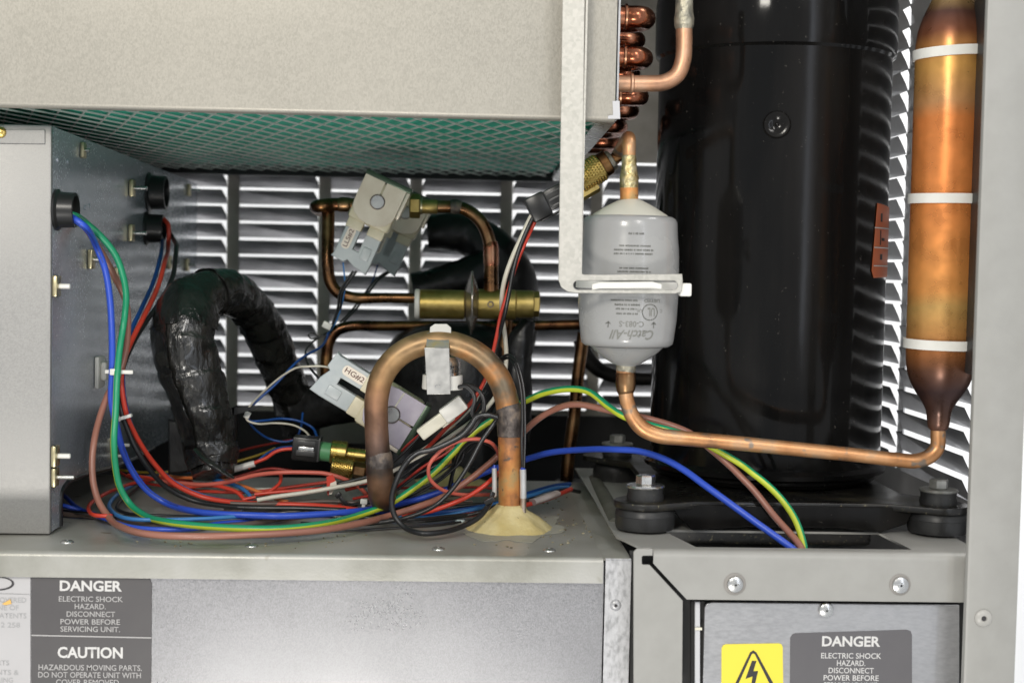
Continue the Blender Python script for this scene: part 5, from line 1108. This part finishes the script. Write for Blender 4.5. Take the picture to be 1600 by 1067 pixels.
wire('dark blue wire in the middle of the shelf bundle', 'dblue', 7, [(380, 797, 1.06), (430, 794, 1.065), (480, 795, 1.065), (530, 798, 1.06), (590, 801, 1.05), (640, 803, 1.045)])
wire('taupe wire in the middle of the shelf bundle', 'grey', 6.5, [(360, 786, 1.05), (400, 787, 1.05), (450, 786, 1.055), (510, 783, 1.06), (560, 786, 1.06), (610, 795, 1.055)])
wire('black wire crossing low under the thick loop toward the pipe foot', 'black', 6, [(540, 800, 1.05), (590, 806, 1.04), (640, 814), (700, 810), (750, 800, 1.02), (776, 790, 1.03)], .003)
wire('taupe wire passing under the blue lead near the U pipe foot', 'grey', 6, [(430, 812), (480, 803), (520, 794, 1.05), (570, 784, 1.07), (620, 780, 1.08), (690, 775, 1.09), (760, 768, 1.1)], .003)
wire('white wire dipping under the blue lead in the shelf middle', 'cream', 4.5, [(380, 812), (420, 806), (455, 799, 1.05), (500, 792, 1.06), (560, 790, 1.07), (640, 790, 1.07)], .003)
wire('thin black wire rising beside the pinkish loop', 'black', 5, [(600, 790, 1.06), (650, 772, 1.05), (700, 740, 1.04), (724, 712, 1.035), (716, 690, 1.04), (708, 720, 1.05), (706, 760, 1.07)])
wire('black wire arching behind the pinkish loop', 'black', 6.5, [(700, 770, 1.06), (710, 730, 1.04), (722, 702, 1.03), (742, 688, 1.02), (764, 694, 1.025), (784, 712, 1.04)])
wire('red wire under the arch foot heading right', 'red', 6, [(200, 742, 1.14), (240, 748, 1.12), (290, 764, 1.10), (340, 768, 1.09), (400, 768, 1.09), (460, 760, 1.1), (520, 752, 1.1)])
wire('thin black cord trailing at the shelf front below the brown lead', 'black', 3.5, [(470, 828), (540, 829), (620, 824), (680, 820), (720, 815)], .0012)
wire('black thermostat lead with a kink behind the red wire', 'black', 6.5, [(712, 606, 1.0), (727, 603, .997), (737, 611, .995), (742, 624, .993), (738, 642, .992), (741, 651, .992), (758, 649, .992), (776, 650, .995), (785, 655, 1.02)])
wire('second black thermostat lead curving down to the loop', 'black', 6.5, [(714, 604, 1.006), (730, 601, 1.004), (748, 610, 1.0), (756, 624, .998), (755, 645, .997), (745, 664, .997), (725, 683, 1.0), (690, 702, 1.005), (650, 722, 1.02), (615, 742, 1.04)])
wire('thin black thermistor lead down the right side of the pipe leg', 'black', 4.5, [(816, 730, .994), (815, 690, .993), (816, 650, .993), (814, 610, .995), (806, 575, 1.0), (796, 560, 1.01), (786, 562, 1.02), (783, 575, 1.04)])
wire('twin thin black thermistor lead just right of the first', 'black', 4.5, [(818.5, 730, .992), (820, 690, .991), (820, 650, .991), (818, 606, .993), (809, 570, .998), (797, 555, 1.008), (784, 559, 1.02), (778, 575, 1.04)])
wire('white and brown thin wire from the HG#2 connector over to a small tie', 'white', 3.6, [(522, 577, 1.06), (505, 572.5, 1.065), (480, 572.5, 1.07), (462, 575, 1.08), (440, 588, 1.09), (416, 608, 1.10), (394, 630, 1.11), (384, 646, 1.11), (386, 656, 1.11), (402, 662, 1.11), (430, 661, 1.12), (458, 664, 1.12), (476, 673, 1.12), (486, 684, 1.12)])
wire('thin blue wire beside the white one over the black pipe', 'dblue', 4.5, [(513, 520, 1.20), (510, 530, 1.19), (500, 543, 1.17), (480, 554, 1.15), (460, 569, 1.13), (432, 599, 1.12), (400, 628, 1.115), (385, 645, 1.112), (390, 657, 1.115), (412, 657, 1.12), (440, 654, 1.13), (468, 658, 1.13), (488, 668, 1.13), (496, 684, 1.12)])
wire('thin blue wire loop hanging below the small tie', 'dblue', 4, [(384, 648, 1.12), (396, 668, 1.13), (420, 685, 1.14), (445, 690, 1.14), (462, 685, 1.14), (470, 668, 1.14), (473, 645, 1.15)])
wire('thin black wire dangling by the bent copper riser', 'black', 4, [(510, 520, 1.22), (490, 533, 1.2), (478, 548, 1.18), (480, 566, 1.16), (490, 582, 1.13), (506, 598, 1.09)])
wire('thin black wire with a small loop beside the riser', 'black', 3, [(518, 522, 1.2), (500, 526, 1.2), (486, 529, 1.2), (482, 523, 1.2), (490, 521, 1.2), (500, 528, 1.2)], seg=8)
for i_, (lab, dx_) in enumerate((('black lead of the LLS#2 coil, left of its pair', 0), ('black lead of the LLS#2 coil, right of its pair', 5))):
    wire(lab, 'black', 4.5, [(552+dx_, 424, 1.162), (540+dx_, 440, 1.165), (531+dx_*.8, 458, 1.17), (528+dx_*.8, 480, 1.18), (522+dx_*.5, 500, 1.19), (515+dx_*.5, 516, 1.2)])
wire('thin blue lead of the LLS#2 coil', 'sky', 2.8, [(536, 410, 1.165), (538, 430, 1.165), (539, 450, 1.168), (533, 480, 1.18), (524, 505, 1.19), (514, 520, 1.2)])
for i_, (lab, dx_) in enumerate((('black lead of the rear LLS#1 coil, upper of the pair', 0), ('black lead of the rear LLS#1 coil, lower of the pair', 5))):
    wire(lab, 'black', 4.2, [(606+dx_, 424, 1.27), (588+dx_, 436, 1.265), (572+dx_, 456, 1.255), (552+dx_, 482, 1.245), (532+dx_, 503, 1.23)])
wire('thin blue lead of the rear LLS#1 coil', 'dblue', 3, [(590, 414, 1.27), (584, 434, 1.265), (577, 450, 1.26), (568, 466, 1.255)])
wire('red wire from the white sleeve into the black plug of the pressure switch', 'red', 6.5, [(388, 731, 1.10), (398, 723, 1.10), (415, 716, 1.10), (430, 706, 1.10), (443, 702, 1.10), (462, 701, 1.10)])
wire('thin blue wire entering the black plug of the pressure switch', 'dblue', 4, [(400, 722, 1.12), (418, 708, 1.12), (436, 700, 1.115), (462, 697, 1.11)])
wire('dark red wire fading into the shadow left of the pressure switch', 'dred', 4.5, [(360, 708, 1.2), (400, 698, 1.19), (440, 690, 1.18), (480, 684, 1.17)])
wire('black wire from the white nylon connector down left to the shelf', 'black', 4.5, [(660, 676, 1.02), (650, 688, 1.025), (632, 706, 1.035), (612, 724, 1.045), (595, 740, 1.06)])
wire('dark red wire from the white nylon connector beside the black one', 'dred', 4, [(662, 674, 1.024), (654, 680, 1.03), (640, 692, 1.035), (622, 710, 1.045)])
wire('thin white wire crossing behind the red wire under the clip', 'cream', 3, [(762, 592, 1.045), (752, 610, 1.043), (742, 630, 1.045), (725, 650, 1.05), (690, 680, 1.055), (650, 708, 1.06), (615, 732, 1.065)])

CN = {'black': 'black', 'grey': 'taupe', 'dred': 'dark red', 'dblue': 'dark blue'}
rt = random.Random(21)
for i in range(9):
    yo = rt.uniform(-10, 12); cc = rt.choice(['black', 'grey', 'dred', 'black', 'dblue', 'grey'])
    x_ = rt.uniform(330, 430)
    pts = []
    for j in range(6):
        t_ = j/5; x2 = x_+(rt.uniform(700, 790)-x_)*t_ if j == 5 else x_+(740-x_)*t_
        pts.append((x2, 789+yo*(1-.5*t_)+rt.uniform(-4, 4), 1.055+rt.uniform(0, .03)))
    wire('thin %s wire in the tangled bundle along the middle of the shelf' % CN[cc], cc, rt.uniform(3.5, 5), pts, group='thin wires of the shelf bundle')
for i in range(6):
    x_, y_ = rt.uniform(600, 640), rt.uniform(745, 785)
    cc = rt.choice(['black', 'black', 'grey', 'dred'])
    wire('thin %s wire rising from the bundle behind the thick black loop' % CN[cc], cc, rt.uniform(3.5, 5), [(x_-60, y_+14, 1.06), (x_, y_, 1.05), (x_+50, y_-30+rt.uniform(-8, 8), 1.045), (x_+95, y_-66+rt.uniform(-8, 8), 1.045), (x_+125, y_-105, 1.05), (x_+140, y_-135, 1.06)], group='thin wires behind the black loop')
# sleeves, ties and small fittings
sv1 = tube('wire_sleeve', [P(362, 734, 1.10), P(380, 729, 1.10), P(398, 724, 1.10)], 5.2*S(1.1), m_redwire_tag, None, 14, 3); tag(sv1, 'white heat shrink sleeve on the red wire at the arch foot', 'wire sleeve')
sv2 = tube('wire_sleeve', [P(832, 784, 1.045), P(850, 778, 1.052), P(869, 771, 1.066)], 9*S(1.05), M('clear_shrink', [(.50, .40, .37), (.58, .52, .5)], 40, .2), None, 14, 3, None, .6); tag(sv2, 'pinkish clear sleeve around the wire bundle right of the thermistor', 'wire sleeve')
def small_tie(label, c, ax_, lo_, hi_, mat, head=None):
    t = thing('cable_tie', label, 'cable tie', c, 'small cable ties on the wires')
    p = S(c.y)
    obox('strap', c, ax_, Vector(lo_)*p, Vector(hi_)*p, mat, t, .0004)
    if head: obox('tie_head', c, ax_, Vector(head[0])*p, Vector(head[1])*p, mat, t, .0005)
    return t
small_tie('small white tie around the black and red leads below the tie mount', P(194, 652, 1.024), rot_ax(-18), (-11, -2.6, -7), (12, 2.6, 5), m_nylon, ((-13, -4, -6), (-7, 5, 6)))
small_tie('white tie standing up from the blue lead left of the U pipe foot', P(568, 790, 1.03), rot_ax(4), (-2.6, -7, -2), (2.6, 7, 2), m_nylon, ((-5.5, 3, -4), (5.5, 11, 4)))
small_tie('tiny white tie on the thin blue wires by the arch', P(386, 648, 1.11), rot_ax(25), (-4, -5, -4), (5, 5, 4), m_nylon)
small_tie('tiny pale tie on the LLS leads at the copper riser', P(512, 509, 1.19), rot_ax(25), (-8, -5, -5), (6, 5, 5), m_nylon)
small_tie('black tie slanting across the wire bundle before the U pipe', P(538, 784, 1.045), rot_ax(48), (-15, -3, -2), (15, 3, 2), m_bplastic, ((-18, -5, -4), (-11, 5, 4)))
small_tie('black tie on the loop at the left of the pipe leg', P(764, 782, .982), rot_ax(-30), (-8, -4, -5), (9, 4, 5), m_bplastic)
ws = tube('wire_scrap', [F(711, 812, .001), F(716, 814, .0012), F(722, 814, .0012), F(725, 812, .001)], .0011, M('pale_blue_scrap', (.55, .66, .66), rough=.4), None, 8, 4); tag(ws, 'tiny pale blue wire scrap lying on the shelf', 'scrap')
for name_, lab in ():
    pass
fg = thing('wire_flag', 'small red and white tag folded around the wire below the knurled nut', 'tag', P(517, 765, 1.055))
plateP('flag_red', [[(510, 745), (520, 741), (525, 752), (516, 760), (513, 775), (511, 770)]], 1.055, .0006, wc['red'], fg)
plateP('flag_white', [[(516, 755), (525, 751), (526, 757), (518, 772), (514, 772)]], 1.054, .0006, m_paper, fg)

# grit and crumbs on the shelf end
rr = random.Random(4); bm = bmesh.new()
for i in range(120):
    px, py = (rr.uniform(840, 950), rr.uniform(775, 852)) if rr.random() < .7 else (rr.uniform(200, 840), rr.uniform(835, 856))
    a = F(px, py, .0004)
    if a.y > 1.2 or a.y < .906 or a.x > xlid: continue
    r = rr.uniform(.0003, .0011)
    v = bmesh.ops.create_icosphere(bm, subdivisions=1, radius=r)['verts']
    for q in v: q.co = Vector((q.co.x*rr.uniform(.8, 1.5), q.co.y*rr.uniform(.8, 1.5), q.co.z*.6))+a
gr = from_bm('grit', bm, M('grit', [(.12, .10, .06), (.4, .36, .24)], 200, .8)); gr['kind'] = 'stuff'; gr['label'] = 'grit and foam crumbs on the shelf'; gr['category'] = 'grit'
